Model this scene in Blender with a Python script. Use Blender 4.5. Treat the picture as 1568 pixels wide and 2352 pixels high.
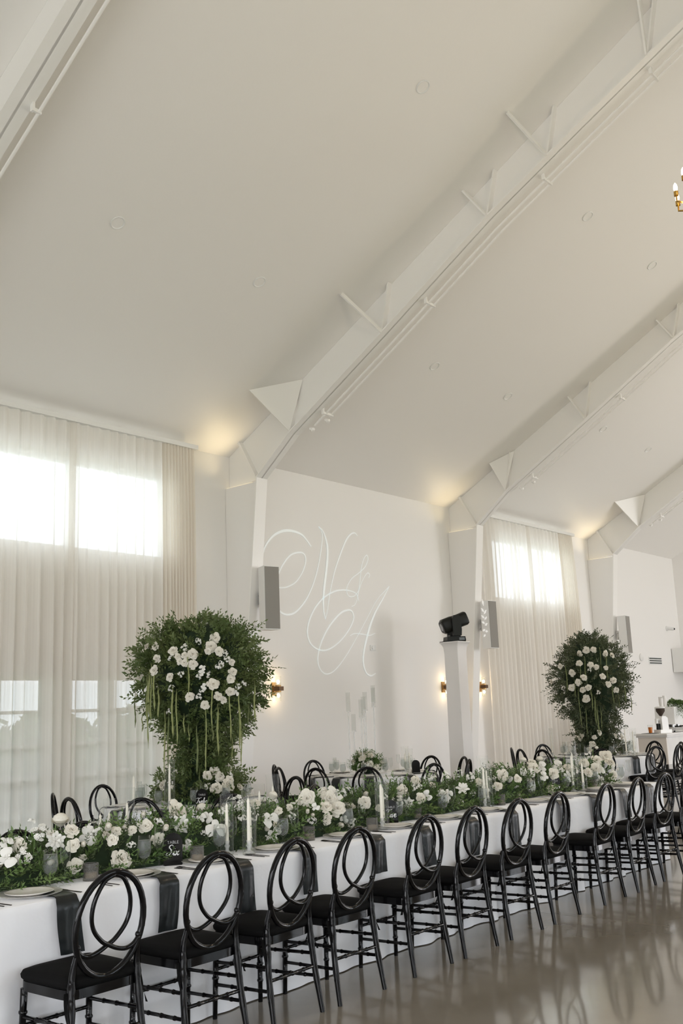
import bpy, math, random, numpy as np
from mathutils import Vector, Matrix, Euler
for o in list(bpy.data.objects): bpy.data.objects.remove(o)
SC = bpy.context.scene; COL = SC.collection
R = math.radians; PI = math.pi

# ------------------------------------------------------------------ camera
cam = bpy.data.objects.new('camera', bpy.data.cameras.new('camera')); COL.objects.link(cam)
yaw, pitch, roll = R(50.167), R(11.421), R(-2.2605)
fw = Vector((math.sin(yaw)*math.cos(pitch), math.cos(yaw)*math.cos(pitch), math.sin(pitch)))
rt = fw.cross(Vector((0, 0, 1))).normalized(); up = rt.cross(fw)
r2 = rt*math.cos(roll)+up*math.sin(roll); u2 = -rt*math.sin(roll)+up*math.cos(roll)
cam.matrix_world = Matrix(((r2.x, u2.x, -fw.x, 0), (r2.y, u2.y, -fw.y, 0), (r2.z, u2.z, -fw.z, 1.5905), (0, 0, 0, 1)))
cam.data.sensor_fit = 'HORIZONTAL'; cam.data.sensor_width = 36; cam.data.lens = 2283.85*36/1568
cam.data.clip_end = 300
SC.camera = cam

# ------------------------------------------------------------------ world, daylight, exposure
SC.view_settings.view_transform = 'Standard'; SC.view_settings.look = 'None'
SC.view_settings.gamma = 1; SC.view_settings.use_curve_mapping = False
SC.view_settings.exposure = -0.87
w = bpy.data.worlds.new('sky'); SC.world = w; w.use_nodes = True
bg = w.node_tree.nodes['Background']; bg.inputs[0].default_value = (.86, .92, 1.0, 1); bg.inputs[1].default_value = 7.0
cy = SC.cycles
cy.use_denoising = True; cy.max_bounces = 10; cy.diffuse_bounces = 7; cy.glossy_bounces = 3
cy.transmission_bounces = 4; cy.transparent_max_bounces = 24; cy.sample_clamp_indirect = 6; cy.sample_clamp_direct = 20
cy.caustics_reflective = False; cy.caustics_refractive = False

def area(name, loc, rot, sx, sy, power, col):
    l = bpy.data.lights.new(name, 'AREA'); l.shape = 'RECTANGLE'; l.size = sx; l.size_y = sy; l.energy = power; l.color = col
    o = bpy.data.objects.new(name, l); COL.objects.link(o); o.location = loc; o.rotation_euler = rot
    return o
DAY = (1.0, .975, 1.0)
# daylight through the tall windows of the opposite long wall (built below at the same places)
WINR = [(-1.5, 1.5, .3, 5.0, 30), (5.8, 9.4, .3, 5.0, 60), (12.0, 15.6, .3, 5.0, 25), (18.2, 21.8, .3, 5.0, 240), (24.0, 27.6, .3, 5.0, 1100)]
WINF = [(-4.6, -.6, .3, 3.2, 470), (.6, 4.4, .3, 3.2, 390), (5.6, 9.8, .3, 3.2, 110)]     # fill-light windows added in the unseen gable wall: (y0, y1, z0, z1, power)
for x0, x1, z0, z1, p in WINR:
    area('daylight_window', ((x0+x1)/2, -5.9, (z0+z1)/2), (R(90), 0, 0), x1-x0-.1, z1-z0-.1, p, DAY)

for y0, y1, z0, z1, p in WINF:
    area('gable_fill_light', (-3.9, (y0+y1)/2, (z0+z1)/2), (0, R(-90), 0), z1-z0-.1, y1-y0-.1, p, DAY)  # added fill light for the faces turned towards the gable

# ------------------------------------------------------------------ node materials
def mat(name, col, rough=.6, metal=0, spec=.5, coat=0, noise=None, bump=None, emit=None, sheen=0, trans=0, aniso=0):
    m = bpy.data.materials.new(name); m.use_nodes = True; nt = m.node_tree; b = nt.nodes['Principled BSDF']
    b.inputs['Base Color'].default_value = (*col, 1); b.inputs['Roughness'].default_value = rough
    b.inputs['Metallic'].default_value = metal; b.inputs['Specular IOR Level'].default_value = spec
    b.inputs['Coat Weight'].default_value = coat; b.inputs['Coat Roughness'].default_value = .04
    b.inputs['Sheen Weight'].default_value = sheen
    if emit: b.inputs['Emission Color'].default_value = (*emit[0], 1); b.inputs['Emission Strength'].default_value = emit[1]
    if noise or bump:
        tc = nt.nodes.new('ShaderNodeTexCoord')
    if noise:      # (scale, second colour, detail)
        n = nt.nodes.new('ShaderNodeTexNoise'); n.inputs['Scale'].default_value = noise[0]; n.inputs['Detail'].default_value = noise[2]
        r = nt.nodes.new('ShaderNodeValToRGB'); r.color_ramp.elements[0].position = .35; r.color_ramp.elements[1].position = .65
        r.color_ramp.elements[0].color = (*col, 1); r.color_ramp.elements[1].color = (*noise[1], 1)
        nt.links.new(tc.outputs['Object'], n.inputs['Vector']); nt.links.new(n.outputs['Fac'], r.inputs['Fac']); nt.links.new(r.outputs['Color'], b.inputs['Base Color'])
    if bump:       # (scale, strength)
        n2 = nt.nodes.new('ShaderNodeTexNoise'); n2.inputs['Scale'].default_value = bump[0]; n2.inputs['Detail'].default_value = 4
        bp = nt.nodes.new('ShaderNodeBump'); bp.inputs['Strength'].default_value = bump[1]; bp.inputs['Distance'].default_value = .02
        nt.links.new(tc.outputs['Object'], n2.inputs['Vector']); nt.links.new(n2.outputs['Fac'], bp.inputs['Height']); nt.links.new(bp.outputs['Normal'], b.inputs['Normal'])
    if trans:      # thin leaf or petal letting light through
        out = nt.nodes['Material Output']; t = nt.nodes.new('ShaderNodeBsdfTranslucent'); mx = nt.nodes.new('ShaderNodeMixShader')
        t.inputs['Color'].default_value = (*[min(1, c*1.2) for c in col], 1); mx.inputs[0].default_value = trans
        nt.links.new(b.outputs[0], mx.inputs[1]); nt.links.new(t.outputs[0], mx.inputs[2]); nt.links.new(mx.outputs[0], out.inputs[0])
    return m
def glass_mat(name, tint=(1, 1, 1), ior=1.45, gain=1.0, white=0.0):
    m = bpy.data.materials.new(name); m.use_nodes = True; nt = m.node_tree; nt.nodes.remove(nt.nodes['Principled BSDF'])
    out = nt.nodes['Material Output']; t = nt.nodes.new('ShaderNodeBsdfTransparent'); t.inputs[0].default_value = (*tint, 1)
    g = nt.nodes.new('ShaderNodeBsdfGlossy'); g.inputs['Roughness'].default_value = .29; g.inputs[0].default_value = (1, 1, 1, 1)
    lw = nt.nodes.new('ShaderNodeLayerWeight'); lw.inputs[0].default_value = .5          # Schlick: f0 + (1-f0) * facing^5
    pw = nt.nodes.new('ShaderNodeMath'); pw.operation = 'POWER'; pw.inputs[1].default_value = 4.0
    mu = nt.nodes.new('ShaderNodeMath'); mu.operation = 'MULTIPLY_ADD'; mu.inputs[1].default_value = .75*gain; mu.inputs[2].default_value = ((ior-1)/(ior+1))**2*gain*.3; mu.use_clamp = True
    mx = nt.nodes.new('ShaderNodeMixShader')
    nt.links.new(lw.outputs['Facing'], pw.inputs[0]); nt.links.new(pw.outputs[0], mu.inputs[0]); nt.links.new(mu.outputs[0], mx.inputs[0])
    nt.links.new(t.outputs[0], mx.inputs[1]); nt.links.new(g.outputs[0], mx.inputs[2])
    last = mx
    if white:
        d = nt.nodes.new('ShaderNodeBsdfDiffuse'); d.inputs[0].default_value = (.85, .86, .86, 1); m2 = nt.nodes.new('ShaderNodeMixShader'); m2.inputs[0].default_value = white
        nt.links.new(mx.outputs[0], m2.inputs[1]); nt.links.new(d.outputs[0], m2.inputs[2]); last = m2
    nt.links.new(last.outputs[0], out.inputs[0]); return m
def sheer_mat(name, col, see, trl):
    m = bpy.data.materials.new(name); m.use_nodes = True; nt = m.node_tree; nt.nodes.remove(nt.nodes['Principled BSDF'])
    out = nt.nodes['Material Output']; d = nt.nodes.new('ShaderNodeBsdfDiffuse'); t = nt.nodes.new('ShaderNodeBsdfTranslucent'); s = nt.nodes.new('ShaderNodeBsdfTransparent')
    d.inputs[0].default_value = (*col, 1); t.inputs[0].default_value = (*col, 1); s.inputs[0].default_value = (1, 1, 1, 1)
    tc = nt.nodes.new('ShaderNodeTexCoord'); mp = nt.nodes.new('ShaderNodeMapping'); mp.inputs['Scale'].default_value = (60, 60, .4)
    n = nt.nodes.new('ShaderNodeTexNoise'); n.inputs['Scale'].default_value = 1; n.inputs['Detail'].default_value = 3
    mr = nt.nodes.new('ShaderNodeMapRange'); mr.inputs['From Min'].default_value = .3; mr.inputs['From Max'].default_value = .7
    mr.inputs['To Min'].default_value = see*.7; mr.inputs['To Max'].default_value = min(1, see*1.3)
    nt.links.new(tc.outputs['Object'], mp.inputs[0]); nt.links.new(mp.outputs[0], n.inputs['Vector']); nt.links.new(n.outputs['Fac'], mr.inputs['Value'])
    m1 = nt.nodes.new('ShaderNodeMixShader'); m1.inputs[0].default_value = trl; m2 = nt.nodes.new('ShaderNodeMixShader')
    nt.links.new(d.outputs[0], m1.inputs[1]); nt.links.new(t.outputs[0], m1.inputs[2]); nt.links.new(m1.outputs[0], m2.inputs[1]); nt.links.new(s.outputs[0], m2.inputs[2])
    nt.links.new(mr.outputs[0], m2.inputs[0]); nt.links.new(m2.outputs[0], out.inputs[0]); return m

M = {}
M['wall'] = mat('wall_paint', (.86, .845, .825), .65, bump=(40, .03))
M['ceiling'] = mat('ceiling_paint', (.87, .852, .828), .5, bump=(30, .03))
M['steel'] = mat('white_painted_steel', (.88, .868, .848), .38)
M['trim'] = mat('white_trim_paint', (.82, .82, .80), .4)
M['floor'] = mat('polished_concrete', (.205, .182, .147), .115, spec=.45, coat=.18, noise=(1.3, (.25, .225, .187), 6))
M['joint'] = mat('floor_joint', (.05, .045, .04), .9)
M['sheer'] = sheer_mat('sheer_fabric', (.90, .875, .83), .10, .42)
M['drape'] = sheer_mat('gathered_sheer_fabric', (.88, .84, .77), .03, .32)
M['cloth'] = mat('white_linen', (.76, .768, .79), .85, sheen=.2, bump=(4.5, .55))
M['lacquer'] = mat('black_lacquer', (.0035, .0035, .004), .07, spec=.24)
M['cushion'] = mat('black_cushion_fabric', (.004, .004, .004), .9, spec=.1)
M['satin'] = mat('charcoal_satin', (.007, .009, .0095), .30, spec=.36, bump=(9, .35))
M['plate'] = mat('white_china', (.80, .77, .73), .2, coat=.3)
M['charger'] = glass_mat('charger_glass', (.86, .84, .80), 1.5, 1.2, .22)
M['cutlery'] = mat('dark_metal', (.06, .05, .045), .25, 1.0)
M['glass'] = glass_mat('clear_glass', (.965, .97, .965), 1.4, .85)
M['cylglass'] = glass_mat('hurricane_glass', (.96, .965, .955), 1.4, .8, .015)
M['water'] = glass_mat('water_glass', (.80, .82, .81), 1.33, .7, .10)
M['smoke'] = glass_mat('ribbed_smoked_glass', (.62, .59, .54), 1.4, .8, .08)
M['pane'] = glass_mat('window_glass', (.95, .97, .97), 1.4, .6)
M['wax'] = mat('ivory_wax', (.84, .80, .71), .45)
M['acrylic'] = glass_mat('clear_acrylic', (.97, .97, .97), 1.45, 1.2, .32)
M['petal'] = mat('cream_petal', (.77, .745, .67), .65, noise=(9, (.72, .68, .58), 2), trans=.15)
M['petalw'] = mat('white_petal', (.79, .78, .735), .6, trans=.15)
M['petalg'] = mat('pale_green_petal', (.70, .74, .55), .65, trans=.2)
M['leaf'] = mat('green_leaf', (.070, .135, .032), .5, noise=(5, (.15, .22, .07), 3), trans=.15)
M['leafd'] = mat('dark_leaf', (.040, .066, .024), .5, noise=(6, (.085, .115, .045), 3), trans=.12)
M['leaft'] = mat('tower_leaf', (.078, .120, .034), .5, noise=(4, (.165, .205, .075), 3), trans=.15)
M['leaff'] = mat('hazy_tower_leaf', (.062, .085, .040), .5, noise=(5, (.135, .155, .085), 3), trans=.15)  # washed-out haze at the far tower mixed into the leaf colour
M['cupglass'] = glass_mat('candle_cup_glass', (.95, .955, .95), 1.35, .35)
M['core'] = mat('moss_core', (.012, .028, .009), .95)
M['stem'] = mat('green_stem', (.16, .25, .08), .6)
M['amar'] = mat('amaranth_green', (.27, .30, .12), .75, bump=(150, .6))
M['amard'] = mat('amaranth_olive', (.15, .18, .07), .75, bump=(150, .6))
M['signblack'] = mat('black_acrylic', (.004, .004, .004), .15, spec=.3)
M['ink'] = mat('white_lettering', (.85, .85, .85), .6)
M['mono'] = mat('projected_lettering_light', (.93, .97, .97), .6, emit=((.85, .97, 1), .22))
M['grille'] = mat('grey_grille', (.29, .275, .25), .6, bump=(400, .4))
M['white'] = mat('white_plastic', (.80, .80, .79), .4)
M['metal'] = mat('nickel', (.55, .55, .54), .3, 1)
M['blackp'] = mat('black_plastic', (.008, .009, .007), .4, spec=.25)
M['lens'] = mat('dark_lens', (.02, .02, .025), .05, coat=1)
M['screen'] = mat('grey_display', (.12, .13, .13), .2)
M['lycra'] = mat('white_stretch_fabric', (.80, .785, .77), .75)
M['brass'] = mat('aged_brass', (.42, .26, .11), .35, 1)
M['brassd'] = mat('bronze_block', (.10, .055, .028), .4, .7)
M['gold'] = mat('polished_gold', (.62, .38, .10), .2, 1)
M['bulb'] = mat('lit_bulb', (1, .9, .7), .4, emit=((1, .78, .48), 13))
M['cbulb'] = mat('lit_candle_bulb', (1, .95, .85), .4, emit=((1, .92, .80), 9))
M['uplight'] = mat('lit_strip', (1, .9, .7), .4, emit=((1, .82, .52), .7))
M['orange'] = mat('orange_tea', (.62, .17, .015), .25)
M['marble'] = mat('white_marble', (.80, .79, .77), .3, noise=(2.2, (.70, .69, .68), 8))
M['cart'] = mat('shaded_panel_tone', (.74, .69, .64), .5)  # warm shade of the cart's end face put into the panel colour
M['bean'] = mat('coffee_beans', (.05, .03, .018), .6, bump=(120, .8))
M['paper'] = mat('white_paper_cup', (.82, .81, .79), .7)
M['vent'] = mat('vent_dark', (.05, .06, .055), .6)
M['grass'] = mat('lawn', (.10, .17, .05), .9, noise=(3, (.16, .22, .08), 5))
M['paving'] = mat('terrace_paving', (.42, .41, .39), .8)
M['hedge'] = mat('hedge_leaf', (.05, .09, .03), .8, noise=(6, (.12, .17, .06), 4))

# ------------------------------------------------------------------ mesh helpers
class MB:
    def __init__(s): s.v = []; s.f = []
    def add(s, vs, fs):
        n = len(s.v); s.v.extend([tuple(p) for p in vs]); s.f.extend([tuple(i+n for i in f) for f in fs]); return s
    def box(s, x0, x1, y0, y1, z0, z1, T=None):
        vs = [(x, y, z) for z in (z0, z1) for y in (y0, y1) for x in (x0, x1)]
        if T is not None: vs = [T @ Vector(p) for p in vs]
        return s.add(vs, [(0, 2, 3, 1), (4, 5, 7, 6), (0, 1, 5, 4), (2, 6, 7, 3), (0, 4, 6, 2), (1, 3, 7, 5)])
    def prism(s, poly, axis, a0, a1):       # poly of 2-D points, extruded along an axis
        n = len(poly)
        def P(p, a): return (a, p[0], p[1]) if axis == 'x' else (p[0], a, p[1]) if axis == 'y' else (p[0], p[1], a)
        vs = [P(p, a0) for p in poly]+[P(p, a1) for p in poly]
        return s.add(vs, [tuple(range(n-1, -1, -1)), tuple(range(n, 2*n))]+[(i, (i+1) % n, n+(i+1) % n, n+i) for i in range(n)])
    def lathe(s, prof, seg=16, c=(0, 0, 0), rib=0):
        vs = []; fs = []; n = len(prof)
        for k in range(seg):
            a = 2*PI*k/seg; q = 1+(rib if k % 2 else 0)
            for r, z in prof: vs.append((c[0]+r*q*math.cos(a), c[1]+r*q*math.sin(a), c[2]+z))
        for k in range(seg):
            j = (k+1) % seg
            for i in range(n-1): fs.append((k*n+i, j*n+i, j*n+i+1, k*n+i+1))
        return s.add(vs, fs)
    def tube(s, pts, rad, seg=8, closed=False, caps=True):
        pts = [Vector(p) for p in pts]; n = len(pts); rads = rad if isinstance(rad, (list, tuple)) else [rad]*n
        vs = []; fs = []; prev = None
        for i, p in enumerate(pts):
            a = pts[(i-1) % n] if (closed or i > 0) else p; b = pts[(i+1) % n] if (closed or i < n-1) else p
            t = (b-a).normalized()
            if prev is None: nrm = t.orthogonal().normalized()
            else: nrm = (prev-t*prev.dot(t)).normalized()
            prev = nrm; bn = t.cross(nrm)
            for k in range(seg):
                an = 2*PI*k/seg; vs.append(p+(nrm*math.cos(an)+bn*math.sin(an))*rads[i])
        m = n if closed else n-1
        for i in range(m):
            j = (i+1) % n
            for k in range(seg):
                l = (k+1) % seg; fs.append((i*seg+k, i*seg+l, j*seg+l, j*seg+k))
        if caps and not closed:
            fs.append(tuple(range(seg-1, -1, -1))); fs.append(tuple((n-1)*seg+k for k in range(seg)))
        return s.add(vs, fs)
    def grid(s, fn, nu, nv, closed=False):
        vs = [fn(i/nu, j/nv) for j in range(nv+1) for i in range(nu+(0 if closed else 1))]; w_ = nu+(0 if closed else 1)
        fs = []
        for j in range(nv):
            for i in range(nu):
                i2 = (i+1) % w_ if closed else i+1
                fs.append((j*w_+i, j*w_+i2, (j+1)*w_+i2, (j+1)*w_+i))
        return s.add(vs, fs)
    def ball(s, c, r, seg=12, rings=8, sz=1.0):
        pr = [(max(1e-4, r*math.sin(PI*i/rings)), -r*sz*math.cos(PI*i/rings)) for i in range(rings+1)]
        return s.lathe(pr, seg, c)
    def mesh(s, name, smooth=False, angle=None):
        me = bpy.data.meshes.new(name); me.from_pydata(s.v, [], s.f); me.update()
        if smooth:
            me.shade_smooth()
            if angle: me.set_sharp_from_angle(angle=R(angle))
        return me
def link(name, me, material, parent=None, loc=None, rot=None, scale=None):
    if material is not None and len(me.materials) == 0: me.materials.append(material)
    o = bpy.data.objects.new(name, me); COL.objects.link(o)
    if parent is not None: o.parent = parent
    if loc is not None: o.location = loc
    if rot is not None: o.rotation_euler = rot
    if scale is not None: o.scale = scale if isinstance(scale, (tuple, list)) else (scale,)*3
    return o
def obj(name, mb, m, parent=None, smooth=False, angle=40, **k):
    return link(name, mb.mesh(name, smooth, angle), M[m] if isinstance(m, str) else m, parent, **k)
def tag(o, label, cat, group=None, kind=None):
    o['label'] = label; o['category'] = cat
    if group: o['group'] = group
    if kind: o['kind'] = kind
    return o
def thing(name, label, cat, loc=(0, 0, 0), rz=0, group=None):
    o = bpy.data.objects.new(name, None); COL.objects.link(o); o.location = loc; o.rotation_euler = (0, 0, rz); o.empty_display_size = .1
    return tag(o, label, cat, group)
def struct(name, label=None, cat=None, mb=None, m=None, loc=(0, 0, 0)):
    if mb is not None: o = obj(name, mb, m)
    else: o = bpy.data.objects.new(name, None); COL.objects.link(o)
    o.location = loc; o['kind'] = 'structure'
    if label: o['label'] = label
    if cat: o['category'] = cat
    return o
def dup(root, loc, rz, label, group=None, scale=None):
    r = root.copy(); COL.objects.link(r); r.location = loc; r.rotation_euler = (0, 0, rz); r['label'] = label
    if group: r['group'] = group
    if scale: r.scale = scale
    for ch in list(root.children):
        c = ch.copy(); COL.objects.link(c); c.parent = r
        for g in list(ch.children):
            d = g.copy(); COL.objects.link(d); d.parent = c
    return r
def spline(pts, n=8):                # Catmull-Rom through 2-D or 3-D points
    P = [np.array(p, float) for p in pts]; P = [2*P[0]-P[1]]+P+[2*P[-1]-P[-2]]; out = []
    for i in range(1, len(P)-2):
        for k in range(n):
            t = k/n; a, b, c_, d = P[i-1], P[i], P[i+1], P[i+2]
            out.append(.5*((2*b)+(-a+c_)*t+(2*a-5*b+4*c_-d)*t*t+(-a+3*b-3*c_+d)*t**3))
    out.append(P[-2]); return out
ORD = ['first', 'second', 'third', 'fourth', 'fifth', 'sixth', 'seventh', 'eighth', 'ninth', 'tenth', 'eleventh', 'twelfth', 'thirteenth']
def zc(y): return 5.58+.555*(11-y)         # underside of the sloping ceiling
RIDGE = 2.5; YR = -6.0; X0, X1 = -4.0, 28.0; FR = [4.4, 10.5, 16.6, 22.7]

# traced shapes: monogram strokes (x, z, widths); blooms of the garland (x, y, z, radius, kind); blooms and strands of the towers (height, offset, radius)
MONO = [[[[12.345,4.357],[12.237,4.455],[12.11,4.536],[11.91,4.569],[11.693,4.552],[11.478,4.466],[11.318,4.338],[11.229,4.219],[11.199,4.143]],[0.02,0.04,0.02]],[[[11.488,3.604],[11.603,3.607],[11.745,3.634],[11.946,3.73],[12.119,3.918],[12.201,4.101],[12.158,4.211],[12.022,4.223],[11.82,4.154],[11.635,3.976],[11.505,3.77],[11.438,3.547],[11.455,3.356],[11.553,3.218],[11.726,3.178],[11.925,3.237],[12.151,3.422],[12.329,3.658],[12.476,3.948],[12.589,4.291],[12.64,4.53],[12.627,4.646],[12.554,4.723]],[0.014,0.022,0.026,0.01]],[[[12.554,4.723],[12.666,4.65],[12.743,4.489],[12.765,4.309],[12.722,4.02],[12.656,3.732],[12.613,3.5],[12.61,3.297],[12.644,3.147]],[0.01,0.045,0.045,0.012]],[[[12.644,3.147],[12.71,3.302],[12.784,3.587],[12.922,3.958],[13.08,4.26],[13.259,4.544],[13.4,4.68],[13.519,4.72],[13.592,4.674]],[0.01,0.016,0.03,0.012]],[[[13.351,3.401],[13.457,3.447],[13.542,3.61],[13.609,3.854],[13.668,4.1],[13.743,4.269],[13.834,4.35],[13.868,4.28],[13.776,4.136],[13.599,4.014],[13.404,3.905],[13.273,3.776],[13.234,3.669],[13.281,3.58],[13.425,3.584],[13.547,3.677],[13.649,3.83],[13.756,3.967],[13.846,4.028],[13.899,3.997],[13.866,3.946]],[0.008,0.016,0.01,0.012]],[[[13.557,3.51],[13.498,3.628],[13.348,3.668],[13.125,3.674],[12.884,3.627],[12.605,3.499],[12.359,3.284],[12.206,3.029],[12.196,2.832],[12.307,2.688],[12.521,2.624],[12.751,2.661],[13.033,2.808],[13.278,3.021],[13.395,3.195],[13.354,3.315],[13.225,3.329],[13.02,3.254],[12.733,3.025],[12.528,2.768],[12.43,2.543],[12.433,2.383],[12.521,2.269],[12.651,2.235],[12.847,2.301],[13.135,2.53],[13.438,2.845],[13.754,3.198],[14.08,3.563],[14.455,3.828]],[0.01,0.026,0.018,0.028,0.012,0.008]],[[[14.455,3.828],[14.259,3.601],[14.021,3.344],[13.852,3.096],[13.73,2.854],[13.628,2.591],[13.615,2.409],[13.688,2.255],[13.81,2.209],[13.94,2.251]],[0.01,0.042,0.03,0.012]],[[[13.278,2.892],[13.403,2.932],[13.609,2.929],[13.818,2.915],[13.979,2.958]],[0.008,0.014,0.008]]]
GARLAND = [[2.926,4.78,0.924,0.044,"O"],[3.067,4.9,0.962,0.035,"R"],[2.992,4.9,0.984,0.032,"O"],[3.026,4.78,0.915,0.041,"S"],[3.189,4.9,1.012,0.042,"S"],[3.29,4.9,0.955,0.052,"T"],[3.399,5.02,1.058,0.042,"B"],[3.319,4.78,0.933,0.033,"R"],[3.183,4.78,0.866,0.023,"U"],[3.39,4.9,1.001,0.036,"R"],[3.505,4.9,0.958,0.049,"O"],[3.54,4.9,0.994,0.037,"S"],[3.635,4.9,0.988,0.027,"U"],[3.693,4.9,0.96,0.03,"R"],[3.573,4.78,0.932,0.029,"R"],[3.634,4.78,0.815,0.056,"R"],[3.802,4.9,0.955,0.025,"R"],[3.338,4.78,0.828,0.038,"R"],[4.256,5.02,1.004,0.066,"R"],[4.175,4.9,0.947,0.059,"T"],[4.455,5.02,1.02,0.036,"B"],[4.351,4.78,0.907,0.059,"O"],[3.904,4.9,0.966,0.039,"R"],[3.983,5.02,1.016,0.021,"U"],[4.391,4.9,0.969,0.033,"O"],[4.341,4.9,0.974,0.027,"O"],[4.75,5.02,1.003,0.064,"S"],[3.901,4.78,0.901,0.036,"R"],[4.115,4.78,0.838,0.034,"O"],[4.005,4.9,0.983,0.026,"S"],[4.356,5.02,1.003,0.033,"O"],[4.837,4.78,0.914,0.048,"O"],[4.869,4.78,0.804,0.043,"O"],[4.82,4.78,0.774,0.028,"T"],[5.322,4.9,1.0,0.055,"R"],[5.623,5.02,1.01,0.038,"R"],[5.557,4.9,0.979,0.053,"R"],[5.635,4.9,1.012,0.063,"O"],[5.385,4.78,0.939,0.045,"R"],[5.505,4.78,0.919,0.049,"R"],[5.391,4.78,0.877,0.027,"R"],[5.39,4.78,0.851,0.03,"R"],[5.277,4.78,0.955,0.027,"O"],[5.192,4.78,0.929,0.018,"U"],[5.244,4.78,0.903,0.018,"U"],[4.912,4.78,0.961,0.026,"R"],[5.143,4.9,0.958,0.024,"R"],[5.111,5.02,1.042,0.033,"B"],[5.571,4.78,0.838,0.028,"O"],[5.533,4.78,0.742,0.025,"U"],[5.654,4.78,0.77,0.031,"S"],[5.757,4.9,1.011,0.038,"S"],[5.812,4.78,0.935,0.041,"R"],[6.419,4.9,0.962,0.048,"R"],[6.765,5.02,1.017,0.036,"R"],[6.218,4.78,0.901,0.04,"S"],[6.348,4.78,0.88,0.04,"T"],[6.592,4.78,0.917,0.038,"O"],[7.223,5.02,1.029,0.037,"O"],[7.421,5.02,1.026,0.03,"S"],[7.092,4.78,0.933,0.05,"T"],[6.795,4.78,0.909,0.042,"T"],[6.887,4.78,0.908,0.032,"O"],[6.846,4.78,0.875,0.032,"O"],[6.498,4.78,0.905,0.041,"R"],[7.003,5.02,1.006,0.029,"S"],[6.575,4.9,0.972,0.028,"S"],[7.406,4.9,0.992,0.037,"S"],[6.651,4.9,0.973,0.024,"S"],[7.912,4.9,0.97,0.051,"R"],[7.999,4.9,0.952,0.043,"O"],[7.971,4.78,0.944,0.035,"R"],[7.636,4.78,0.903,0.038,"R"],[8.507,5.02,1.078,0.033,"B"],[8.665,5.02,1.04,0.038,"R"],[8.365,4.9,0.969,0.065,"O"],[8.475,4.9,1.005,0.049,"R"],[8.607,4.9,1.008,0.054,"O"],[8.63,4.78,0.939,0.049,"R"],[8.97,4.9,0.988,0.06,"O"],[8.82,5.02,1.068,0.034,"B"],[8.447,4.78,0.933,0.044,"O"],[8.218,4.78,0.849,0.036,"T"],[8.182,5.02,1.012,0.044,"S"],[7.974,4.78,0.805,0.023,"U"],[8.923,4.78,0.898,0.05,"O"],[8.551,4.78,0.811,0.037,"R"],[9.5,4.9,0.988,0.044,"R"],[9.332,4.78,0.902,0.043,"R"],[9.508,4.78,0.928,0.057,"R"],[9.793,4.9,0.997,0.05,"R"],[10.245,5.02,1.01,0.066,"R"],[10.099,4.9,0.951,0.055,"R"],[9.642,4.78,0.915,0.04,"O"],[9.588,4.78,0.795,0.044,"O"],[9.875,4.78,0.838,0.05,"R"],[9.932,4.78,0.913,0.041,"S"],[10.019,4.78,0.789,0.036,"S"],[9.835,5.02,1.047,0.037,"S"],[9.134,4.9,0.961,0.039,"R"],[10.048,5.02,1.112,0.019,"B"],[4.675,4.78,0.949,0.028,"S"],[4.578,4.78,0.946,0.025,"S"],[5.04,4.78,0.913,0.026,"S"],[6.034,4.78,0.952,0.029,"S"],[5.977,4.78,0.88,0.026,"R"],[7.53,4.9,0.946,0.034,"R"],[7.441,4.78,0.901,0.033,"O"],[9.054,4.78,0.934,0.038,"S"],[4.521,4.9,0.988,0.025,"S"],[3.706,4.78,0.893,0.022,"S"],[3.959,4.78,0.96,0.023,"U"],[3.211,5.02,1.055,0.022,"S"],[3.383,4.78,0.932,0.019,"U"],[4.932,5.02,1.0,0.035,"R"]]
T1_RAW = [[2.411,0.14,0.047],[2.329,0.094,0.052],[2.253,-0.096,0.049],[2.293,-0.297,0.044],[2.325,-0.177,0.034],[2.22,-0.465,0.039],[2.096,-0.49,0.043],[2.346,-0.484,0.039],[2.343,-0.565,0.036],[2.023,-0.633,0.035],[2.022,-0.329,0.041],[1.934,0.114,0.052],[2.053,0.318,0.041],[1.982,0.292,0.039],[2.148,-0.091,0.041],[2.163,-0.178,0.036],[2.181,-0.228,0.026],[2.243,-0.178,0.031],[2.232,-0.247,0.026],[2.216,-0.316,0.016],[2.27,0.176,0.039],[2.249,0.245,0.021],[2.191,0.263,0.031],[2.158,0.307,0.026],[2.28,0.062,0.023],[2.106,0.167,0.031],[2.143,0.203,0.018],[2.105,0.003,0.023],[2.055,-0.01,0.023],[2.021,-0.035,0.026],[2.034,0.072,0.029],[1.916,0.02,0.021],[1.873,0.001,0.021],[1.816,-0.131,0.041],[1.813,-0.038,0.023],[1.805,0.163,0.039],[1.772,0.219,0.031],[1.91,-0.317,0.031],[1.851,0.289,0.039],[1.836,0.346,0.031],[1.898,0.366,0.018],[1.724,0.024,0.039],[1.669,-0.337,0.021],[1.927,0.43,0.018],[1.912,-0.571,0.018],[2.049,-0.217,0.026],[2.384,-0.032,0.026],[1.02,0.041,0.043],[1.053,0.109,0.049],[1.083,0.258,0.047],[0.926,0.249,0.058],[0.895,0.132,0.052],[0.945,-0.407,0.049],[0.965,-0.322,0.032],[1.059,-0.284,0.041],[0.89,0.373,0.036],[1.015,0.288,0.031],[1.002,0.17,0.044],[0.971,-0.449,0.031],[0.917,0.046,0.021],[0.967,0.269,0.039]]
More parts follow.
